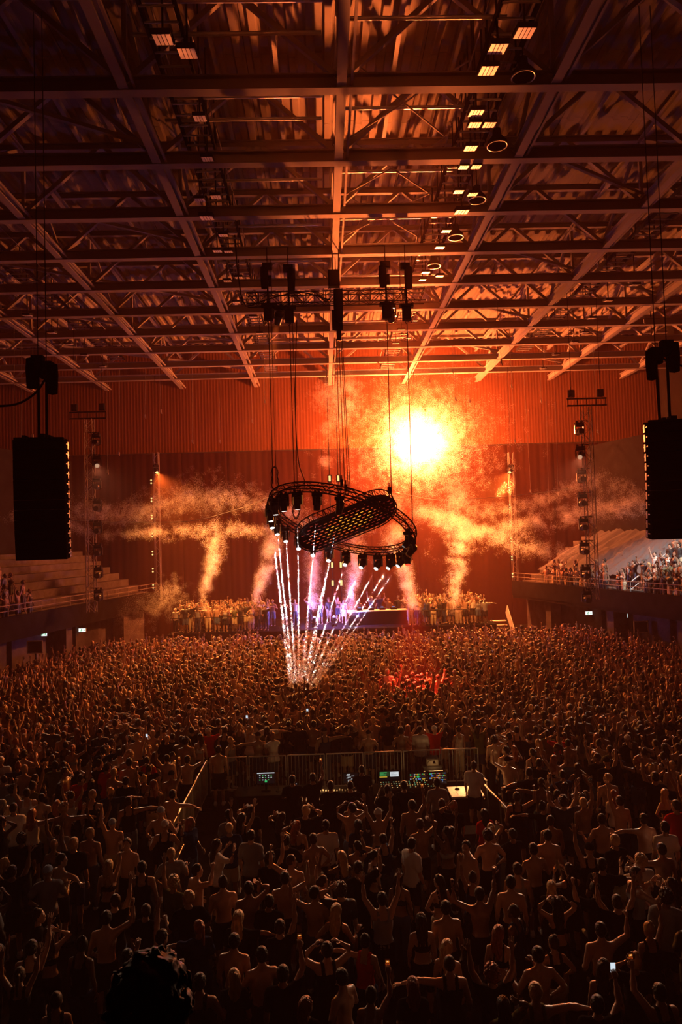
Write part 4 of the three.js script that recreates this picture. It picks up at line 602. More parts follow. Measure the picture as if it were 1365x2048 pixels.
{
  // grey cover sheet over the empty rows of the right stand
  const u0 = 1.5, u1 = standR.len * 0.575, nu = 60, nw = 14, P = [], I = [];
  for (const under of [0, 1]) for (let j = 0; j <= nw; j++) for (let i = 0; i <= nu; i++) {
    const f = j / nw, w = 2.0 + f * 4.7, lean = 3.4 * (1 - f), u = u0 + (u1 - u0) * i / nu + (i / nu < 0.5 ? (1 - 2 * i / nu) * (f * 1.8 - 1.0) : 0) + (i === nu ? 0 : 0), fold = Math.max(0, 1 - Math.abs(f - 0.4) * 1.1) * (perlin.noise((u * 1.5 - f * 2.2) * 1.5, f * 1.3, 3) * 0.62 + perlin.noise((u - f * 1.5) * 4.2, f * 1.8, 8) * 0.34);
    const p = standR.world(u, w, 4.85 + (w - 2.0) * 0.625 + 0.08 + fold + 0.12 - under * 0.02); P.push(p.x, p.y, p.z);
  }
  const S = (nw + 1) * (nu + 1); for (let j = 0; j < nw; j++) for (let i = 0; i < nu; i++) { const a = j * (nu + 1) + i, b = a + nu + 1; I.push(a, a + 1, b, a + 1, b + 1, b, S + a, S + b, S + a + 1, S + a + 1, S + b, S + b + 1); }
  const g = new THREE.BufferGeometry(); g.setAttribute('position', new THREE.Float32BufferAttribute(P, 3)); g.setIndex(I); g.computeVertexNormals();
  single('cover_sheet', g, mat(RGB(0.1, 0.1, 0.104), 0.6), 'grey wrinkled cover sheet over the empty rows of the right stand', 'tarpaulin');
  // aisle handrail
  const h = thing('aisle_rail', 'thin slanting handrail beside the cover sheet on the right stand', 'railing'), uA = standR.len * 0.6;
  const a0 = standR.world(uA, 0.6, 4.75), a1 = standR.world(uA, 6.4, 8.3); part(h, 'rail', rod(a0, a1, 0.035, 6), aluminium); part(h, 'rail', rod(a0.clone().add(V(0, -0.45, 0)), a1.clone().add(V(0, -0.45, 0)), 0.025, 6), aluminium); for (let i = 0; i < 5; i++) { const p = a0.clone().lerp(a1, i / 4); part(h, 'post', rod(p, p.clone().add(V(0, -0.95, 0)), 0.025, 5), aluminium); }
  // cases stacked on the ledge
  for (const [i, u] of [[0, 11.6], [1, 12.9]]) { const p = standR.world(u, 6.9, 7.55), t = thing('flight_case', `pale flight case on the ledge of the right stand, ${i ? 'near' : 'far'} one`, 'case', p, 'cases on the ledge'); t.quaternion.copy(standR.t.quaternion); part(t, 'box', soft(1.0, 0.6, 0.6, 0.03, 0, 0.3, 0), plastic); part(t, 'lid_edge', box(1.02, 0.04, 0.62, 0, 0.42, 0), aluminium); }
  // exit signs, lit white, with a running figure and an arrow
  const c = document.createElement('canvas'); c.width = 64; c.height = 32; const x = c.getContext('2d'); x.fillStyle = '#f4fff8'; x.fillRect(0, 0, 64, 32); x.fillStyle = '#1f8a4c'; x.beginPath(); x.arc(26, 8, 4, 0, 7); x.fill(); x.lineWidth = 4; x.strokeStyle = '#1f8a4c'; x.beginPath(); x.moveTo(25, 12); x.lineTo(22, 20); x.lineTo(28, 28); x.moveTo(22, 20); x.lineTo(14, 26); x.moveTo(25, 14); x.lineTo(33, 17); x.stroke(); x.beginPath(); x.moveTo(42, 16); x.lineTo(54, 16); x.moveTo(50, 10); x.lineTo(56, 16); x.lineTo(50, 22); x.stroke();
  const tex = new THREE.CanvasTexture(c); tex.colorSpace = THREE.SRGBColorSpace; const face = new THREE.MeshStandardMaterial({ color: 0x000000, emissive: 0xffffff, emissiveMap: tex, emissiveIntensity: 1.3 / EXPOSURE }), plane = new THREE.PlaneGeometry(0.46, 0.23);
  [[1178, 1226, 47.5, 'under the right stand, farther one'], [1262, 1231, 44.5, 'under the right stand, nearer one'], [87, 1268, 43.5, 'under the left stand, nearer one'], [165, 1260, 47.5, 'under the left stand, farther one']].forEach(([px, py, d, w]) => { const p = at(px, py, d), t = thing('exit_sign', `small lit exit sign ${w}`, 'sign', p, 'exit signs'); part(t, 'housing', soft(0.5, 0.27, 0.1, 0.015), plastic); part(t, 'sign_face', plane, face).position.z = 0.052; part(t, 'stem', rod(V(0, 0.1, 0), V(0, 3.0 - p.y, 0), 0.015, 5), steelDark); });
  // square white frames: the outlines of basketball boards at the stands
  [[1283, 1254, 42, 'right'], [70, 1294, 41, 'left']].forEach(([px, py, d, w]) => { const p = at(px, py, d), t = thing('backboard', `square white-rimmed board on a post below the ${w} stand`, 'board', p, 'white-rimmed boards'); part(t, 'board', box(0.9, 0.7, 0.03), concreteDark); for (const [a, b, u, v] of [[0.9, 0.05, 0, 0.35], [0.9, 0.05, 0, -0.35], [0.05, 0.7, 0.43, 0], [0.05, 0.7, -0.43, 0]]) part(t, 'rim_strip', box(a, b, 0.02, u, v, 0.03), whitePanel); part(t, 'post', rod(V(0, -0.3, -0.1), V(0, -p.y, -0.1), 0.05, 6), steelDark); });
}
// rear stand on which the camera stands
{
  const t = thing('rear_grandstand', 'dark concrete steps of the rear stand below the viewer', 'grandstand', V(0, 0, 0));
  for (const [z0, z1, y] of [[-2.9, -1.3, 4.95], [-1.3, 0.3, 5.6], [0.3, 7.6, 6.3]]) part(t, 'tier_step', withUv(box(26, y, z1 - z0, 0, y / 2, (z0 + z1) / 2)), concreteDark);
}
const AMBER2 = RGB(1, 0.34, 0.07);
// white wash lamps: one lights the right stand, two more light the rear of the floor
{
  const wash = (p, aim, I, ang, label, c = RGB(1, 0.93, 0.86)) => { const l = movingHead(p, aim, label, 'white wash lamps under the roof', { lens: glow(1, 0.97, 0.92, 5), scale: 1.2 }); spotLight('white_wash', l, aim, c, I, ang, 0.9, 0.15); const t = scene.children.filter((o) => o.name.startsWith('moving_head')).pop(); if (p.y > 20) part(t, 'hanger', rod(V(0, 0.1, 0), V(0, (TOP + 0.2 - p.y) / 1.2, 0), 0.03, 5), steelDark); };
  wash(V(21, 21.2, -29), V(21.5, 6.2, -43), 3600, 0.24, 'white moving head under the right roof, aimed at the right stand');
  wash(V(13.5, 21.2, -12.5), V(6, 1, -16), 5, 0.6, 'white moving head under the roof, above the right foreground');
  wash(V(-4, 21.2, -9.5), V(-5, 1, -16), 2.5, 0.6, 'white moving head under the roof, above the left foreground');
  // amber wash lamps on the rigging truss, aimed at the stage
  const tx = at(495, 600, 34), ty = tx.y - 0.35;
  wash(V(-1.9, ty, -34), V(-7.5, 3.4, -51), 4200, 0.2, 'amber moving head on the left end of the rigging truss', AMBER2); wash(V(3.6, ty, -34), V(8.8, 3.4, -51), 4600, 0.2, 'amber moving head on the right end of the rigging truss', AMBER2);
}

// ---------------------------------------------------------------- mixing position in the crowd
const screenTex = (kind, seed) => {
  const c = document.createElement('canvas'); c.width = 160; c.height = 96; const x = c.getContext('2d'), r = rng(seed); x.fillStyle = '#06090c'; x.fillRect(0, 0, 160, 96);
  if (kind === 'mixer') { const cols = ['#35c46a', '#e0b23a', '#d8552e', '#5a8be0', '#b8c0c8']; for (let i = 0; i < 12; i++) for (let j = 0; j < 5; j++) { x.fillStyle = r() < 0.6 ? cols[Math.floor(r() * 5)] : '#1a2430'; x.fillRect(6 + i * 12.5, 6 + j * 18, 10, r() < 0.5 ? 5 : 12); } }
  if (kind === 'window') { x.fillStyle = '#183d22'; x.fillRect(4, 4, 80, 50); x.fillStyle = '#3fae5c'; for (let i = 0; i < 6; i++) x.fillRect(8, 8 + i * 7, 20 + r() * 50, 4); x.fillStyle = '#d8b53a'; x.fillRect(4, 58, 60, 10); x.fillStyle = '#e8eef2'; x.fillRect(88, 8, 66, 54); x.fillStyle = '#93a0aa'; for (let i = 0; i < 5; i++) x.fillRect(94, 16 + i * 9, 54 * r(), 3); }
  if (kind === 'status') { x.fillStyle = '#cfd8de'; x.fillRect(0, 0, 160, 9); for (let i = 0; i < 14; i++) { x.fillStyle = ['#cfe0d6', '#3fae5c', '#9fb0bc'][i % 3]; x.fillRect(20 + (i % 5) * 26, 20 + Math.floor(i / 5) * 20, 12, 9); } x.fillStyle = '#35c46a'; x.fillRect(70, 70, 22, 16); }
  if (kind === 'script') { x.fillStyle = '#e6ecef'; for (let i = 0; i < 9; i++) x.fillRect(16 + 90 * r(), 6 + i * 10, 14 + 26 * r(), 5); }
  const t = new THREE.CanvasTexture(c); t.colorSpace = THREE.SRGBColorSpace; return new THREE.MeshStandardMaterial({ color: 0x000000, roughness: 0.3, emissive: 0xffffff, emissiveMap: t, emissiveIntensity: 0.8 / EXPOSURE });
};
function table(x, z, w, d, label, top = black, h = 0.78) { const t = thing('work_table', label, 'table', V(x, 0, z), 'tables of the mixing position'); part(t, 'table_top', soft(w, 0.05, d, 0.01, 0, h - 0.025, 0), top); for (const sx of [-1, 1]) for (const sz of [-1, 1]) part(t, 'leg', box(0.05, h - 0.05, 0.05, sx * (w / 2 - 0.08), (h - 0.05) / 2, sz * (d / 2 - 0.08)), steelDark); part(t, 'front_cloth', box(w, h - 0.12, 0.02, 0, (h - 0.12) / 2 + 0.04, -d / 2 + 0.02), black); return t; }
table(-1.75, -20.4, 1.95, 0.8, 'dark table with two screens at the left of the mixing position'); table(0.05, -19.9, 1.7, 0.8, 'dark table with an amber-lit top in the middle of the mixing position', plastic); table(2.2, -20.2, 2.0, 0.9, 'dark desk carrying the large light console'); table(3.75, -19.75, 0.9, 0.8, 'small pale table with papers at the right of the mixing position', plastic);
function monitor(px, py, w, h, kind, seed, label, z) {
  const p = at(px, py, z), t = thing('monitor', label, 'monitor', p, 'screens of the mixing position'); t.rotation.x = -0.12; const stand = p.y - h / 2;
  part(t, 'case', soft(w + 0.05, h + 0.05, 0.05, 0.012, 0, 0, -0.03), black); const g = new THREE.PlaneGeometry(w, h); part(t, 'screen', g, screenTex(kind, seed)).position.z = 0.002; const s = part(t, 'stand', box(0.06, Math.max(0.05, stand - 0.78 + h / 2 - 0.02), 0.04, 0, -(Math.max(0.05, stand - 0.78 + h / 2)) / 2, -0.07), black); part(t, 'foot', box(0.26, 0.02, 0.18, 0, -(p.y - 0.8), -0.07), black);
}
monitor(532, 1556, 0.5, 0.3, 'status', 3, 'screen with small green and white icons at the left table', 20.4); monitor(591, 1578, 0.16, 0.34, 'script', 4, 'narrow upright screen with white lettering strokes', 20.2);
monitor(703, 1556, 0.42, 0.25, 'script', 9, 'small screen with pale lines behind the middle table', 20.2); monitor(779, 1551, 0.6, 0.24, 'window', 5, 'bright wide screen with a white window and green bars', 20.6);
monitor(837, 1558, 0.5, 0.32, 'mixer', 6, 'dark screen with rows of coloured squares, left one of two', 20.3); monitor(876, 1556, 0.5, 0.32, 'mixer', 12, 'dark screen with rows of coloured squares, right one of two', 20.3);
{
  const c = thing('light_console', 'large dark light console with rows of faders and lit keys', 'mixing console', V(2.2, 0.78, -20.1)); part(c, 'body', soft(1.7, 0.14, 0.62, 0.03, 0, 0.08, 0.05), black); c.children[0].rotation.x = 0.12;
  const key = box(0.03, 0.012, 0.03), keyM = [glow(0.9, 0.5, 0.15, 0.5), glow(0.2, 0.6, 0.3, 0.35), steelDark]; const r = rng(8); for (let i = 0; i < 22; i++) for (let j = 0; j < 4; j++) part(c, 'key_light', key, keyM[Math.floor(r() * 3)]).position.set(-0.77 + i * 0.073, 0.175 - j * 0.014, -0.1 + j * 0.11);
  const f = thing('mixing_console', 'low dark sound console at the middle table', 'mixing console', V(0.05, 0.78, -19.95)); part(f, 'body', soft(1.2, 0.12, 0.6, 0.03, 0, 0.06, 0), black); for (let i = 0; i < 14; i++) part(f, 'fader', box(0.03, 0.03, 0.05, -0.5 + i * 0.077, 0.135, 0.08 + (i % 3) * 0.04), plastic);
  // lit equipment rack at the back
  const p = at(864, 1535, 22.0), k = thing('equipment_rack', 'lit equipment rack with bright panels behind the screens', 'rack', V(p.x, 0, p.z)); part(k, 'case', soft(0.62, p.y + 0.1, 0.6, 0.03, 0, (p.y + 0.1) / 2, 0), black); part(k, 'shelf', box(0.6, 0.05, 0.3, 0, p.y - 0.02, 0.35), plastic); for (let i = 0; i < 3; i++) part(k, 'unit', soft(0.52, 0.09, 0.05, 0.01, 0, p.y - 0.2 - i * 0.12, 0.31), i ? steelDark : whitePanel); part(k, 'top_box', soft(0.4, 0.22, 0.4, 0.02, 0, p.y + 0.21, 0), steelDark);
  const desk = (x, z, h, label, I, hy = 0.78, reach = 0.22) => { const t = thing('desk_lamp', label, 'lamp', V(x, hy, z), 'amber desk lamps'); part(t, 'base', bare(new THREE.CylinderGeometry(0.06, 0.07, 0.03, 12)).translate(0, 0.015, 0), black); part(t, 'gooseneck', sweep([V(0, 0, 0), V(0, h * 0.6, 0), V(reach * 0.35, h, 0), V(reach, h * 0.92, 0)], 0.01), black); part(t, 'lamp_shade', bare(new THREE.ConeGeometry(0.05, 0.1, 12, 1, true)).translate(reach, h * 0.92, 0), black); part(t, 'lamp_bulb', bare(new THREE.SphereGeometry(0.022, 10, 8)).translate(reach, h * 0.88, 0), glow(1, 0.55, 0.18, 12)); pointLight('desk_lamp_bulb', V(x + reach, hy + h * 0.88 - 0.05, z), RGB(1, 0.5, 0.16), I, 0.02); };
  desk(-0.3, -19.75, 0.45, 'amber desk lamp over the middle table', 1.1); desk(3.55, -19.9, 0.5, 'amber desk lamp over the pale table', 1.0); desk(p.x - 0.2, p.z + 0.42, 0.34, 'amber lamp on the equipment rack shelf', 1.0, p.y + 0.0); desk(-1.5, -20.3, 0.4, 'amber desk lamp at the left table', 0.3);
  // papers, cups and a bottle
  [[3.6, -19.6, 0.2], [3.85, -19.8, -0.3], [4.0, -19.55, 0.5], [3.95, -19.95, 0.1]].forEach(([x, z, a], i) => { const m = single('paper_sheet', box(0.21, 0.004, 0.3), whitePanel, `white sheet of paper on the pale table, ${['front left', 'in the middle', 'front right', 'at the back'][i]}`, 'paper', 'papers on the pale table', V(x, 0.783 + i * 0.004, z)); m.rotation.y = a; });
  const bottle = bare(new THREE.LatheGeometry([[0.001, 0], [0.034, 0.005], [0.036, 0.02], [0.036, 0.15], [0.03, 0.19], [0.013, 0.225], [0.013, 0.245]].map(([x, y]) => new THREE.Vector2(x, y)), 14)), pet = mat(0xffffff, 0.08, 0, { transmission: 1, thickness: 0, ior: 1.4 });
  const tb = at(881, 1662, 16.9); const side = thing('side_table', 'narrow dark table with a water bottle in front of the mixing position', 'table', V(tb.x + 0.5, 0, tb.z)); part(side, 'table_top', soft(1.9, 0.04, 0.5, 0.01, 0, tb.y - 0.02, 0), steelDark); for (const sx of [-0.85, 0.85]) for (const sz of [-0.2, 0.2]) part(side, 'leg', box(0.04, tb.y - 0.03, 0.04, sx, (tb.y - 0.03) / 2, sz), steelDark);
  const b = thing('water_bottle', 'clear plastic water bottle on the narrow table', 'bottle', V(tb.x, tb.y, tb.z)); part(b, 'bottle', bottle, pet); part(b, 'cap', bare(new THREE.CylinderGeometry(0.015, 0.015, 0.02, 10)).translate(0, 0.252, 0), plastic);
  // barriers: fence panels of upright bars
  const panel = (x, z, yaw, label, w = 1.15) => { const t = thing('crowd_barrier', label, 'barrier', V(x, 0, z), 'barriers round the mixing position'); t.rotation.y = yaw; part(t, 'frame', join(rod(V(-w / 2, 0.08, 0), V(-w / 2, 1.15, 0), 0.02, 6), rod(V(w / 2, 0.08, 0), V(w / 2, 1.15, 0), 0.02, 6), rod(V(-w / 2, 1.15, 0), V(w / 2, 1.15, 0), 0.022, 6), rod(V(-w / 2, 0.15, 0), V(w / 2, 0.15, 0), 0.02, 6)), aluminium); const n = Math.round(w / 0.115); for (let i = 1; i < n; i++) part(t, 'upright', rod(V(-w / 2 + i * w / n, 0.15, 0), V(-w / 2 + i * w / n, 1.15, 0), 0.008, 5), aluminium); for (const s of [-0.4, 0.4]) part(t, 'foot', bar(V(s * w, 0.04, -0.3), V(s * w, 0.04, 0.3), 0.05, 0.05), steelDark); };
  for (let i = 0; i < 7; i++) panel(-3.2 + i * 1.22, -22.4, 0, `dark barrier panel behind the mixing position, ${ordinal[i]} from left`);
  for (let i = 0; i < 4; i++) panel(-3.85 + 0.0 * i, -21.6 + i * 1.22, Math.PI / 2, `barrier panel on the left side of the mixing position, ${ordinal[i]} from the back`);
  // ramp with handrails on the right
  const h = thing('ramp_railing', 'bright slanting handrail at the right of the mixing position', 'railing'), A = V(4.2, 1.05, -20.9), B = V(4.36, 1.05, -19.7), C2 = V(4.5, 0.98, -17.2); part(h, 'rail', rod(A, B, 0.022, 6), aluminium); part(h, 'rail', rod(V(4.25, 1.02, -19.5), C2, 0.024, 6), aluminium); for (const p2 of [A, B, V(4.4, 1.0, -18.4), C2]) part(h, 'post', rod(p2, V(p2.x, 0, p2.z), 0.02, 5), aluminium);
}

// ---------------------------------------------------------------- smoke: drifting droplets, denser in curls
const smokeMat = mat(RGB(0.9, 0.88, 0.86), 1, 0, { specularIntensity: 0, transmission: 0.6, thickness: 0 });
const clusters = [1, 2, 3].map((seed) => {                                              // small puffs of fine specks
  const r = rng(seed * 17), P = [], a = V(), b = V(), c = V(), g = () => (r() + r() + r() + r() - 2) * 0.9, dir = (v) => { const z = r() * 2 - 1, f = r() * 6.28318, q = Math.sqrt(1 - z * z); return v.set(q * Math.cos(f), q * Math.sin(f), z); };
  for (let i = 0; i < 60; i++) { const o = V(g(), g(), g()); dir(a); dir(b); b.addScaledVector(a, -a.dot(b)).normalize(); const k = 0.034 * (0.6 + 0.8 * r()); for (const [p, q] of [[-1, -0.6], [1, -0.6], [0, 1.1]]) P.push(o.x + (a.x * p + b.x * q) * k, o.y + (a.y * p + b.y * q) * k, o.z + (a.z * p + b.z * q) * k); }
  const geo = new THREE.BufferGeometry(); geo.setAttribute('position', new THREE.Float32BufferAttribute(P, 3)); geo.computeVertexNormals(); return geo;
});
function puffs(name, list, seed, label) {                                              // list: [x, y, z, radius]
  const root = new THREE.Group(), r = rng(seed); root.name = numbered(name); scene.add(root); tag(root, label, 'smoke', 'stage smoke', 'stuff');
  clusters.forEach((geo, k) => { const l = list.filter((_, i) => i % 3 === k), im = shade(new THREE.InstancedMesh(geo, smokeMat, l.length)), m = M4(), q = new THREE.Quaternion(), e = new THREE.Euler(); l.forEach(([x, y, z, s], i) => im.setMatrixAt(i, m.compose(V(x, y, z), q.setFromEuler(e.set(r() * 6, r() * 6, r() * 6)), V(s, s, s)))); im.name = 'smoke_puffs'; im.userData.kind = 'stuff'; root.add(im); });
}
function smoke(name, label, path, count, size, seed, { wisp = 0.8, thresh = 0.05, depthK = 1, big = 1 } = {}) {   // path: [px, py, depth, half width in pixels]
  count = Math.round(count * 0.085); size = 0.2 * big; const r = rng(seed), list = [], g = () => { let s = -3; for (let i = 0; i < 6; i++) s += r(); return s * 0.7; };
  const P = path.map(([x, y, d, w]) => ({ p: at(x, y, d), w: w / FOCAL * d })), L = [0]; for (let i = 1; i < P.length; i++) L.push(L[i - 1] + P[i].p.distanceTo(P[i - 1].p) * (P[i].w + P[i - 1].w));
  let k = 0, tries = 0; const o = seed * 3.7;
  while (k < count && tries++ < count * 60) {
    const u = r() * L[L.length - 1]; let i = 1; while (i < L.length - 1 && L[i] < u) i++;
    const f = (u - L[i - 1]) / (L[i] - L[i - 1] || 1), w = P[i - 1].w + (P[i].w - P[i - 1].w) * f, c = P[i - 1].p.clone().lerp(P[i].p, f);
    c.x += g() * w; c.y += g() * w; c.z += g() * w * depthK;
    const s = wisp, X = c.x * s + o, Y = c.y * s, Z = c.z * s, wx = perlin.noise(X * 0.7, Y * 0.7, Z * 0.7 + 5) * 1.1, wy = perlin.noise(X * 0.7 + 9, Y * 0.7, Z * 0.7) * 1.1;
    const d = 1 - Math.abs(perlin.noise(X + wx, Y + wy, Z)) * 2.6 + perlin.noise(X * 2.3 + wy * 2, Y * 2.3 + wx * 2, Z * 2.3) * 0.6 + perlin.noise(X * 5, Y * 5, Z * 5) * 0.3;
    if (d < thresh + r() * 0.75) continue;
    list.push([c.x, c.y, c.z, size * (0.6 + 0.8 * r())]); k++;
  }
  puffs(name, list, seed + 70, label);
}
smoke('smoke', 'smoke jet rising from the stage, leftmost', [[410, 1218, 47, 6], [412, 1180, 47, 11], [424, 1130, 47, 15], [430, 1090, 47, 17], [424, 1050, 47, 20]], 7000, 0.011, 1);
smoke('smoke', 'smoke jet rising from the stage, second from left', [[510, 1216, 47, 7], [518, 1180, 47, 10], [534, 1130, 47, 15], [545, 1095, 47, 19], [548, 1070, 47, 20]], 7000, 0.011, 2);
smoke('smoke', 'pale violet smoke jet left of the DJ', [[627, 1212, 48, 8], [626, 1170, 48, 12], [627, 1120, 48, 15], [632, 1090, 48, 16]], 6500, 0.011, 3);
smoke('smoke', 'pink smoke jet behind the oval panel', [[700, 1225, 48, 8], [705, 1180, 48, 11], [712, 1130, 48, 17], [705, 1085, 48, 24]], 8500, 0.011, 4);
smoke('smoke', 'smoke jet rising from the stage right of the DJ', [[826, 1218, 47, 9], [818, 1180, 47, 13], [806, 1140, 47, 16], [795, 1100, 47, 20], [788, 1060, 47, 24]], 11000, 0.011, 5);
smoke('smoke', 'tall smoke jet rising from the stage, rightmost', [[907, 1222, 47, 9], [910, 1180, 47, 13], [916, 1130, 47, 18], [922, 1080, 47, 22], [915, 1040, 47, 26], [912, 980, 47, 22]], 13000, 0.011, 6);
smoke('smoke', 'long band of smoke drifting across the left side', [[20, 1040, 46, 18], [150, 1022, 46, 22], [240, 1030, 46, 25], [330, 1012, 46, 30], [400, 980, 46, 38], [480, 1000, 46, 28], [545, 1005, 46, 20]], 20000, 0.012, 7);
smoke('smoke', 'thin lower strand of smoke on the left', [[130, 1050, 46, 10], [210, 1070, 46, 11], [290, 1065, 46, 12], [380, 1062, 46, 16], [470, 1060, 46, 16], [540, 1058, 46, 14]], 8000, 0.011, 8);
smoke('smoke', 'long bright band of smoke drifting across the right side', [[785, 1000, 46, 18], [850, 1030, 46, 22], [960, 1070, 46, 22], [1060, 1048, 46, 22], [1150, 1030, 46, 20], [1230, 1012, 46, 24], [1290, 1000, 46, 26]], 24000, 0.012, 9);
smoke('smoke', 'lower curls of smoke below the right band', [[840, 1020, 46, 14], [930, 1050, 46, 20], [1020, 1085, 46, 18], [1080, 1100, 46, 18], [1150, 1110, 46, 14]], 10000, 0.011, 10);
smoke('smoke', 'upper wisps of smoke above the right band', [[890, 960, 46, 20], [960, 1025, 46, 16], [1060, 1010, 46, 16], [1180, 960, 46, 18], [1270, 985, 46, 20]], 8000, 0.011, 11);
smoke('smoke', 'soft cloud of smoke high left of the searchlight', [[640, 800, 52, 24], [690, 770, 52, 34], [700, 800, 52, 30], [660, 860, 52, 16], [650, 930, 52, 12]], 15000, 0.013, 12, { wisp: 0.5, thresh: -0.3 });
smoke('smoke', 'brown smoke hanging over the wall left of the stage', [[250, 1240, 50, 26], [310, 1215, 50, 36], [350, 1180, 50, 30]], 5000, 0.012, 13, { wisp: 0.5, thresh: -0.2 });
smoke('smoke', 'wisps of smoke behind the ring truss', [[560, 1010, 45, 18], [640, 1060, 45, 20], [720, 1060, 45, 20], [780, 1000, 45, 20]], 7000, 0.011, 14);
{                                                                                      // thick haze right round the searchlight
  const r = rng(90), list = [], g = () => { let s = -3; for (let i = 0; i < 6; i++) s += r(); return s * 1.4; };
  for (let i = 0; i < 17000; i++) { const s = 0.7 + 3.2 * r() * r(); list.push([LAMP.x + g() * s, LAMP.y + g() * s, LAMP.z + g() * s * 0.8 + 0.4, 0.009 * (0.6 + 0.8 * r())]); }
  specks('smoke', list, smokeMat, 91, 'thick bright haze right round the searchlight', 'smoke', 'stage smoke');
}
{                                                                                      // thinner haze spreading wider round it
  const r = rng(95), list = [], g = () => { let s = -3; for (let i = 0; i < 6; i++) s += r(); return s * 1.4; };
  for (let i = 0; i < 3600; i++) { const s = 1.5 + 4.0 * r() * r(); list.push([LAMP.x + g() * s, LAMP.y + g() * s * 0.9, LAMP.z + 1.2 + g() * s * 0.6, 0.3]); }
  puffs('smoke', list.filter((p) => p[2] > ZB + 1.2), 96, 'thin haze spreading wide round the searchlight');
}

// ---------------------------------------------------------------- the crowd
const CAP = { black: CLOTH.black, white: CLOTH.white, blue: CLOTH.pale_blue, red: CLOTH.red };
const topWords = { shirt: 'T-shirt', tank: 'tank top', bra: 'crop top' };
const people = [];                                                                     // all who are built as single persons
function occupied(x, z, gap) { return people.some((p) => Math.hypot(p.x - x, p.z - z) < gap); }
function addPerson(o) { people.push(o); return o; }
const inMix = (x, z, m = 0) => x > -3.95 - m && x < 4.55 + m && z < -17.1 + m && z > -22.5 - m;
const edgeX = (z, s) => s > 0 ? 14.9 + (z + 55.5) / 21.5 * 5.5 : -13.4 - (z + 56.5) / 22.5 * 4.8;

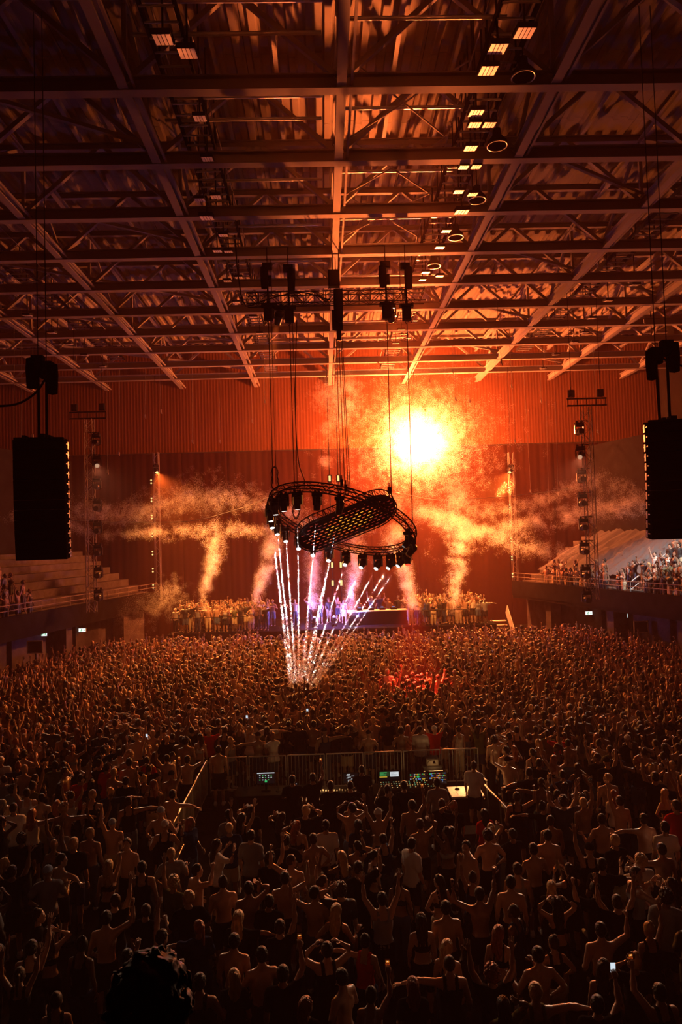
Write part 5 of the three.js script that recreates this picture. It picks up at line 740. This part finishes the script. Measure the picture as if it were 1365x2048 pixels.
// [head px, head py, pose, flip, yaw, head turn, female, top, top colour, hair, hair colour, skin]
const chosen = [
  [212, 1838, 'fist', 0, 0.05, 0.2, 0, null, '', 'short', 'black', 0], [322, 1876, 'reach', 1, -0.9, -0.3, 0, 'tank', 'black', 'short', 'black', 0], [468, 1884, 'rest', 0, -0.15, 0.3, 0, null, '', 'short', 'black', 1], [524, 1912, 'hip', 0, 0.2, 0.2, 0, null, '', 'short', 'black', 0],
  [38, 1952, 'both', 0, 0.1, 0.1, 1, 'tank', 'black', 'ponytail', 'brown', 0], [62, 1898, 'reach', 0, 0, 0, 0, 'tank', 'black', 'short', 'black', 0], [76, 1832, 'rest', 0, -1.1, -0.3, 1, 'shirt', 'black', 'bun', 'brown', 0], [98, 1868, 'nape', 0, 0.1, 0, 1, 'bra', 'black', 'long', 'brown', 0],
  [121, 1722, 'embrace', 0, -0.7, -0.5, 0, null, '', 'short', 'black', 0], [97, 1744, 'hip', 1, 0.3, 0.3, 0, 'shirt', 'grey', 'cap', 'blue', 1], [217, 1732, 'reach', 0, 0, 0.1, 1, 'bra', 'black', 'long', 'blond', 0], [255, 1688, 'rest', 0, 2.9, 0.2, 0, null, '', 'short', 'brown', 0],
  [284, 1736, 'rest', 1, 0.15, 0, 0, 'tank', 'black', 'short', 'black', 1], [433, 1690, 'clap', 0, -0.8, -0.2, 1, 'shirt', 'white', 'long', 'brown', 0], [502, 1672, 'rest', 0, -0.2, 0, 0, 'shirt', 'grey', 'short', 'black', 0], [572, 1682, 'hip', 0, 0, 0, 0, 'shirt', 'black', 'short', 'black', 0],
  [652, 1652, 'rest', 1, 0.1, 0.2, 0, 'shirt', 'white', 'short', 'black', 1], [393, 1742, 'fist', 0, -0.9, -0.3, 0, null, '', 'short', 'black', 0], [446, 1766, 'rest', 0, 0.25, 0.2, 0, null, '', 'bun', 'brown', 0], [498, 1778, 'nape', 0, 0.1, 0, 0, null, '', 'short', 'black', 1],
  [570, 1758, 'fist', 0, 0, 0, 0, null, '', 'short', 'black', 1], [645, 1764, 'reach', 1, -0.8, 0.2, 1, 'tank', 'black', 'ponytail', 'brown', 0], [466, 1956, 'rest', 0, 0.1, 0.2, 1, 'shirt', 'black', 'long', 'blond', 0], [401, 1966, 'hip', 1, 0, 0, 0, 'tank', 'black', 'short', 'black', 1],
  [612, 2012, 'rest', 0, -0.4, -0.3, 1, 'shirt', 'black', 'long', 'red', 0], [566, 1950, 'film', 0, 0, 0, 0, 'shirt', 'black', 'short', 'black', 0], [655, 1902, 'crown', 0, 0.2, 0, 0, 'tank', 'black', 'short', 'black', 0], [112, 2002, 'rest', 1, 0.2, 0, 1, 'tank', 'black', 'bun', 'brown', 0],
  [823, 1688, 'rest', 1, -1.0, -0.3, 0, 'shirt', 'white', 'short', 'black', 0], [934, 1694, 'rest', 0, 2.3, 0.3, 0, null, '', 'short', 'black', 0], [977, 1672, 'hip', 0, 0.1, 0, 0, null, '', 'curly', 'brown', 0], [1096, 1672, 'rest', 0, -0.1, 0.1, 0, null, '', 'short', 'black', 0],
  [1068, 1700, 'hip', 1, 0.2, 0, 0, null, '', 'short', 'black', 1], [1022, 1766, 'rest', 0, -0.2, 0.2, 0, null, '', 'short', 'black', 0], [748, 1712, 'hip', 0, -1.2, -0.2, 1, 'bra', 'black', 'ponytail', 'black', 0], [765, 1800, 'both', 0, 0.1, 0.1, 0, 'tank', 'grey', 'short', 'black', 0],
  [1114, 1808, 'crown', 0, 0, 0, 1, 'bra', 'black', 'long', 'black', 0], [1203, 1862, 'fist', 0, -0.1, 0.1, 0, null, '', 'short', 'black', 0], [1236, 1806, 'both', 0, 0, 0, 0, 'shirt', 'black', 'short', 'brown', 1], [1283, 1724, 'clap', 0, 0.3, 0.3, 0, 'shirt', 'white', 'curly', 'blond', 0],
  [852, 1838, 'rest', 0, 0, 0, 1, 'bra', 'black', 'long', 'brown', 0], [884, 1820, 'rest', 0, 0.1, 0, 0, null, '', 'short', 'black', 1], [1196, 2012, 'film', 0, -0.3, 0, 0, 'shirt', 'black', 'short', 'black', 0], [1322, 1988, 'film', 1, 0.2, 0, 0, 'tank', 'black', 'short', 'black', 0],
  [1078, 1912, 'hip', 0, 0.1, 0, 0, null, '', 'short', 'black', 1], [900, 1930, 'embrace', 1, 0, 0, 0, 'tank', 'black', 'buzzed', 'brown', 0], [738, 1990, 'film', 0, -0.3, 0, 1, 'bra', 'white', 'bun', 'brown', 0], [690, 1958, 'hip', 1, 0.9, 0.4, 0, null, '', 'short', 'black', 0],
  [826, 1972, 'rest', 0, 0, 0, 1, 'shirt', 'black', 'long', 'red', 0], [985, 1950, 'both', 1, 0, 0, 0, 'shirt', 'black', 'curly', 'red', 1], [1140, 1740, 'clap', 0, 0.2, 0.2, 1, 'tank', 'black', 'long', 'brown', 0], [1180, 1700, 'reach', 1, 0, 0, 0, 'tank', 'black', 'cap', 'black', 1],
  [1325, 1700, 'embrace', 1, 0.2, 0, 0, null, '', 'short', 'black', 0], [1345, 1770, 'hip', 0, 0.5, 0.4, 1, 'bra', 'red', 'long', 'brown', 0], [1300, 1860, 'reach', 0, 0, 0.2, 1, 'tank', 'black', 'bun', 'blond', 0], [960, 1790, 'point', 0, 0, 0, 0, null, '', 'short', 'black', 2],
  [1290, 1640, 'embrace', 1, 0.1, 0, 0, null, '', 'short', 'black', 0], [1330, 1655, 'rest', 0, 0, 0.2, 0, 'shirt', 'white', 'short', 'black', 0], [1205, 1640, 'hip', 0, 0, 0, 0, null, '', 'short', 'brown', 0], [330, 1652, 'hip', 0, 0, 0, 0, 'tank', 'black', 'cap', 'white', 1],
  [345, 1590, 'embrace', 0, -0.4, 0, 0, null, '', 'short', 'black', 0], [322, 1625, 'hip', 1, 0, 0, 0, null, '', 'cap', 'blue', 0], [375, 1520, 'fist', 0, 0, 0, 0, null, '', 'short', 'black', 0], [437, 1500, 'rest', 0, 0, 0, 0, null, '', 'short', 'black', 1],
  [875, 1566, 'rest', 0, 0.1, 0, 0, 'shirt', 'grey', 'short', 'black', 1], [948, 1532, 'rest', 1, -0.6, -0.3, 0, 'shirt', 'white', 'short', 'brown', 0],
];
const crew = [[663, 1572, 'work', 'short'], [700, 1572, 'work', 'buzzed'], [776, 1580, 'clap', 'short'], [626, 1556, 'film', 'short'], [724, 1540, 'work', 'buzzed'], [585, 1560, 'work', 'short'], [808, 1572, 'work', 'short']];
for (const [px, py, pose, flip, yaw, turn, female, top, tc, hair, hc, skin] of chosen) {
  const h = female ? 1.6 : 1.66, p = onLevel(px, py, h); addPerson({ x: p.x, z: p.z, pose, flip, yaw, turn, female, top, tc, hair, hc, skin, bottom: female ? 'shorts' : 'shorts', bc: 'black', px, py, scale: 1, picked: true });
}
for (const [px, py, pose, hair] of crew) { const p = onLevel(px, py, 1.66); addPerson({ x: p.x, z: p.z, pose, flip: 0, yaw: 0.1, turn: 0.1, female: 0, top: 'shirt', tc: 'black', hair, hc: 'black', skin: 1, bottom: 'trousers', bc: 'black', px, py, scale: 1, picked: true, crew: true }); }
for (let k = 0; k < 40; k++) for (const a of people) for (const b of people) { const dx = a.x - b.x, dz = a.z - b.z, d = Math.hypot(dx, dz); if (a !== b && d < 0.5) { const m = (0.5 - d) / 2 / (d || 1); a.x += dx * m; a.z += dz * m; b.x -= dx * m; b.z -= dz * m; } }
for (const p of people) [p.px, p.py] = project(V(p.x, 1.66, p.z));
const TURNS = [0, 0.3, -0.45, 0.9];
const wild = (r, far) => {
  const female = r() < 0.36 ? 1 : 0, u = r(), raised = far ? 0.5 : 0.36;
  const up = ['reach', 'fist', 'both', 'point', 'film', 'crown', 'reach', 'fist'], low = ['rest', 'hip', 'clap', 'rest', 'embrace', 'nape', 'hip', 'rest'];
  const pose = u < raised ? up[Math.floor(r() * up.length)] : low[Math.floor(r() * low.length)], t = r();
  const top = female ? (t < 0.4 ? 'bra' : t < 0.75 ? 'tank' : 'shirt') : (t < 0.38 ? null : t < 0.56 ? 'tank' : 'shirt');
  const tcs = ['black', 'black', 'black', 'white', 'grey', 'navy', 'black', 'red', 'olive', 'black', 'black', 'navy'], hairs = female ? ['long', 'long', 'ponytail', 'bun', 'long'] : ['short', 'short', 'short', 'short', 'curly', 'cap', 'short', 'short', 'buzzed'], hcs = female ? ['brown', 'black', 'blond', 'brown', 'red', 'black'] : ['black', 'brown', 'black', 'brown', 'black', 'blond'];
  const hair = hairs[Math.floor(r() * hairs.length)];
  return { pose, flip: r() < 0.5 ? 1 : 0, turn: TURNS[Math.floor(r() * 4)] , female, top, tc: top ? tcs[Math.floor(r() * tcs.length)] : '', hair, hc: hair === 'cap' ? ['black', 'white', 'black', 'blue'][Math.floor(r() * 4)] : hcs[Math.floor(r() * hcs.length)], skin: [0, 1, 1, 1, 2, 2, 3][Math.floor(r() * 7)], bottom: r() < 0.7 ? 'shorts' : 'trousers', bc: ['black', 'denim', 'black', 'navy', 'beige'][Math.floor(r() * 5)], yaw: (r() - 0.5) * 0.9 + (r() < 0.07 ? (r() - 0.5) * 4 : 0), scale: 0.94 + r() * 0.12 };
};
// fill the floor: nearest first as single persons up to 300, the rest as one mass
const spots = [];
{
  const r = rng(2024), cells = [];
  for (let d = 8.9; d < 46.4; d += d < 16 ? 0.74 : 0.66) for (let x = -0.62 * d - 2; x < 0.62 * d + 2; x += d < 16 ? 0.72 : 0.6) cells.push([x + (r() - 0.5) * 0.4, -(d + (r() - 0.5) * 0.42)]);
  for (const [x, z] of cells) {
    if (inMix(x, z, 0.25) || (z < -33 && (x > edgeX(z, 1) - 0.7 || x < edgeX(z, -1) + 0.7)) || r() < (z > -16 ? 0.16 : 0.07)) continue;
    const [px, py] = project(V(x, 1.66, z)); if (px < -60 || px > 1425 || py > 2075) continue;
    if (z > -24 && occupied(x, z, 0.52)) continue;
    spots.push({ x, z, px, py, d: Math.hypot(x, 6.2, z) });
  }
  spots.sort((a, b) => a.d - b.d);
  let n = 0;
  for (const s of spots) { if (people.length >= 298) break; if (s.px < 6 || s.px > 1359 || s.py > 2035) continue; if (z0(s) && occupied(s.x, s.z, 0.5)) continue; addPerson({ ...s, ...wild(r, false), x: s.x, z: s.z }); s.used = true; }
}
function z0(s) { return s.z > -24; }
// the dark head close to the camera
const near = onLevel(300, 2040, 6.6); 
// build the single persons
const LV = (p) => Math.hypot(p.x, p.z) < 12.0 ? 0 : 1;
function buildPerson(p, y, label, group) {
  const lv = LV(p), b = bodyOf(p.pose, p.female, p.flip, p.turn, lv), o = thing('person', label, 'person', V(p.x, y, p.z), group); o.rotation.y = p.yaw; o.scale.setScalar(p.scale * (p.female ? 0.96 : 1));
  part(o, 'body', b.skin, SKIN[p.skin]);
  if (p.top) part(o, { shirt: 't_shirt', tank: 'tank_top', bra: 'crop_top' }[p.top], clothOf(b, p.top), CLOTH[p.tc]);
  part(o, p.bottom, clothOf(b, p.bottom), CLOTH[p.bc]); part(o, 'shoes', SHOES, CLOTH[p.skin % 2 ? 'white' : 'black']);
  part(o, p.hair === 'cap' ? 'cap' : 'hair', hairOf(b, p.hair, lv), p.hair === 'cap' ? CAP[p.hc] ?? CAP.black : HAIRS[p.hc] ?? HAIRS.brown);
  o.updateMatrixWorld(true); p.handAt = o.localToWorld(b.hand.clone()); p.palm = b.palm.clone().applyQuaternion(o.quaternion); p.o = o; return o;
}
{
  // rows as they lie in the picture, counted from the bottom edge, then from left to right
  const rows = []; const list = people.filter((p) => !p.crew).sort((a, b) => b.py - a.py); const per = 18;
  for (let i = 0; i < list.length; i += per) rows.push(list.slice(i, i + per).sort((a, b) => a.px - b.px));
  rows.forEach((row, ri) => row.forEach((p, i) => {
    const where = `${ordinal[ri]} row from bottom, ${ordinal[i]} from left`;
    const hair = p.hair === 'cap' ? `${p.hc} cap` : { short: 'short', buzzed: 'cropped', curly: 'curly', long: 'long', ponytail: 'ponytailed', bun: 'knotted' }[p.hair] + ` ${p.hc} hair`;
    const wear = p.top ? `${p.tc} ${topWords[p.top]}` : 'bare back', act = { rest: '', hip: 'elbows bent', clap: 'clapping', reach: 'arm up', fist: 'fist up', both: 'arms up', film: 'filming', crown: 'hands overhead', embrace: 'arm out', nape: 'hand behind head', point: 'arms raised', work: '' }[p.pose];
    let label = `person, ${wear}, ${hair}${act ? ', ' + act : ''}, ${where}`; if (label.split(' ').length > 16) label = `person, ${wear}, ${hair}, ${where}`;
    buildPerson(p, 0, label, 'people standing on the floor');
  }));
  people.filter((p) => p.crew).sort((a, b) => a.px - b.px).forEach((p, i) => buildPerson(p, 0, `crew member in a black T-shirt at the mixing position, ${ordinal[i]} from left`, 'crew at the mixing position'));
  const dark = { x: near.x, z: near.z, pose: 'rest', female: 0, flip: 0, turn: 0, top: 'shirt', tc: 'black', hair: 'curly', hc: 'brown', skin: 1, bottom: 'trousers', bc: 'black', yaw: 0, scale: 1 };
  buildPerson(dark, 4.95, 'dark curly-haired person on the rear stand, cut off by the bottom edge', 'people on the rear stand');
  // phones held up
  const ph = join(soft(0.075, 0.155, 0.009, 0.003)), scr = new THREE.PlaneGeometry(0.066, 0.142), c = document.createElement('canvas'); c.width = 32; c.height = 64; const x = c.getContext('2d'); const gr = x.createLinearGradient(0, 0, 0, 64); x.fillStyle = '#2a0c04'; x.fillRect(0, 0, 32, 64); x.fillStyle = '#e8862c'; x.fillRect(4, 12, 24, 14); x.fillStyle = '#fff0d0'; x.fillRect(14, 16, 6, 6); x.fillStyle = '#6b2208'; x.fillRect(0, 30, 32, 20); x.fillStyle = '#c25a1c'; for (let i = 0; i < 14; i++) x.fillRect((i * 7) % 32, 31 + (i * 5) % 18, 2, 3);
  const tx = new THREE.CanvasTexture(c); tx.colorSpace = THREE.SRGBColorSpace; const scrM = new THREE.MeshStandardMaterial({ color: 0, emissive: 0xffffff, emissiveMap: tx, emissiveIntensity: 0.9 / EXPOSURE }), scrW = glow(0.75, 0.85, 0.95, 0.9);
  const holders = people.filter((p) => p.pose === 'film' && p.handAt).sort((a, b) => a.px - b.px);
  holders.forEach((p, i) => { const t = thing('phone', `lit phone held up over the floor crowd, ${ordinal[i] ?? 'last'} from left`, 'phone', p.handAt.clone().add(V(0, 0.05, -0.035)), 'phones held up'); t.rotation.set(0.15, p.yaw * 0.4, 0.05); part(t, 'phone_body', ph, black); part(t, 'phone_screen', scr, i % 3 ? scrM : scrW).position.z = 0.006; });
}
// ---- the rest: instances of a set of whole figures
const kinds = [];
{
  const r = rng(99), tint = (g, m) => { const n = g.attributes.position.count, a = new Float32Array(n * 3); for (let i = 0; i < n; i++) m.color.toArray(a, i * 3); g = bare(g.clone()); g.setAttribute('color', new THREE.BufferAttribute(a, 3)); return g; };
  const seen = new Set();
  while (kinds.length < 46) {
    const p = wild(r, true); p.turn = TURNS[kinds.length % 2]; const key = p.pose + p.female + p.flip; if (kinds.length < 24 && seen.has(key)) { if (r() < 0.9) continue; } seen.add(key);
    const b = bodyOf(p.pose, p.female, p.flip, p.turn, 1), l = [tint(b.skin, SKIN[p.skin]), tint(clothOf(b, p.bottom), CLOTH[p.bc]), tint(hairOf(b, p.hair, 1), p.hair === 'cap' ? CAP[p.hc] ?? CAP.black : HAIRS[p.hc] ?? HAIRS.brown)]; if (p.top) l.push(tint(clothOf(b, p.top), CLOTH[p.tc]));
    kinds.push({ g: mergeGeometries(l), raised: ['reach', 'fist', 'both', 'point', 'film', 'crown'].includes(p.pose), list: [] });
  }
}
const crowdMat = new THREE.MeshPhysicalMaterial({ vertexColors: true, roughness: 0.55 });
function mass(name, label, places, seed, share) {                                      // places: [x, y, z, yaw]
  const r = rng(seed), root = new THREE.Group(); root.name = name; scene.add(root); tag(root, label, 'crowd', undefined, 'stuff');
  const up = kinds.filter((k) => k.raised), low = kinds.filter((k) => !k.raised), lists = new Map();
  for (const pl of places) { const set = r() < share ? up : low, k = set[Math.floor(r() * set.length)]; if (!lists.has(k)) lists.set(k, []); lists.get(k).push(pl); }
  for (const [k, l] of lists) { const im = shade(new THREE.InstancedMesh(k.g, crowdMat, l.length)), m = M4(), q = new THREE.Quaternion(); l.forEach(([x, y, z, yaw], i) => { const s = 0.94 + r() * 0.13; im.setMatrixAt(i, m.compose(V(x, y, z), q.setFromAxisAngle(V(0, 1, 0), yaw), V(s, s, s))); }); im.name = 'people'; im.userData.kind = 'stuff'; root.add(im); }
}
{
  const r = rng(5); mass('floor_crowd', 'dense crowd with raised arms filling the floor up to the stage', spots.filter((s) => !s.used && s.d > 14 && !(s.z > -24 && occupied(s.x, s.z, 0.45))).map((s) => [s.x, 0, s.z, (r() - 0.5) * 1.0]), 41, 0.52);
  const st = []; const face = () => Math.PI + (r() - 0.5) * 1.2;
  for (let i = 0; i < 900 && st.length < 150; i++) { const left = r() < 0.48, x = left ? STAGE.x0 + 0.4 + r() * 6.2 : 5.6 + r() * 5.4, z = STAGE.z0 - 0.45 - r() * 4.2; if (st.some((s) => Math.hypot(s[0] - x, s[2] - z) < 0.42)) continue; st.push([x, STAGE.y, z, face()]); }
  for (const [x, z] of [[-3.8, -50.5], [-3.0, -51.2], [-2.2, -50.2], [-1.2, -51.6], [0.2, -51.5], [1.3, -50.9], [2.4, -50.6], [3.3, -50.55], [4.5, -50.7], [5.2, -50.3], [5.9, -48.4], [0.9, -51.9], [4.0, -51.8], [-0.4, -50.6]]) st.push([x, STAGE.y, z, face()]);
  st.push([STAGE.x1 - 0.6, STAGE.y, -49.5, 2.6]);
  mass('stage_crowd', 'rows of people standing on the stage', st, 43, 0.42);
  const tr = [], seat = (S, u, k) => { const p = S.world(u, 0.5 + k * 0.8, 3.72 + k * 0.5); return [p.x, p.y, p.z, (S === standR ? 1 : -1) * (1.9 + (r() - 0.5) * 0.9)]; };
  for (let u = 4.0; u < standR.len * 0.585; u += 0.55) for (const k of [0, 1]) if (r() < (k ? 0.45 : 0.72)) tr.push(seat(standR, u + (r() - 0.5) * 0.3, k));
  for (let u = standR.len * 0.62; u < standR.len; u += 0.52) for (let k = 0; k < 8; k++) if (r() < 0.74) tr.push(seat(standR, u + (r() - 0.5) * 0.25, k));
  for (let u = standL.len * 0.66; u < standL.len; u += 0.55) for (let k = 0; k < 5; k++) if (r() < 0.6) tr.push(seat(standL, u, k));
  mass('stand_crowd', 'spectators standing along the side stands', tr, 47, 0.25);
}

renderer.render(scene, camera);
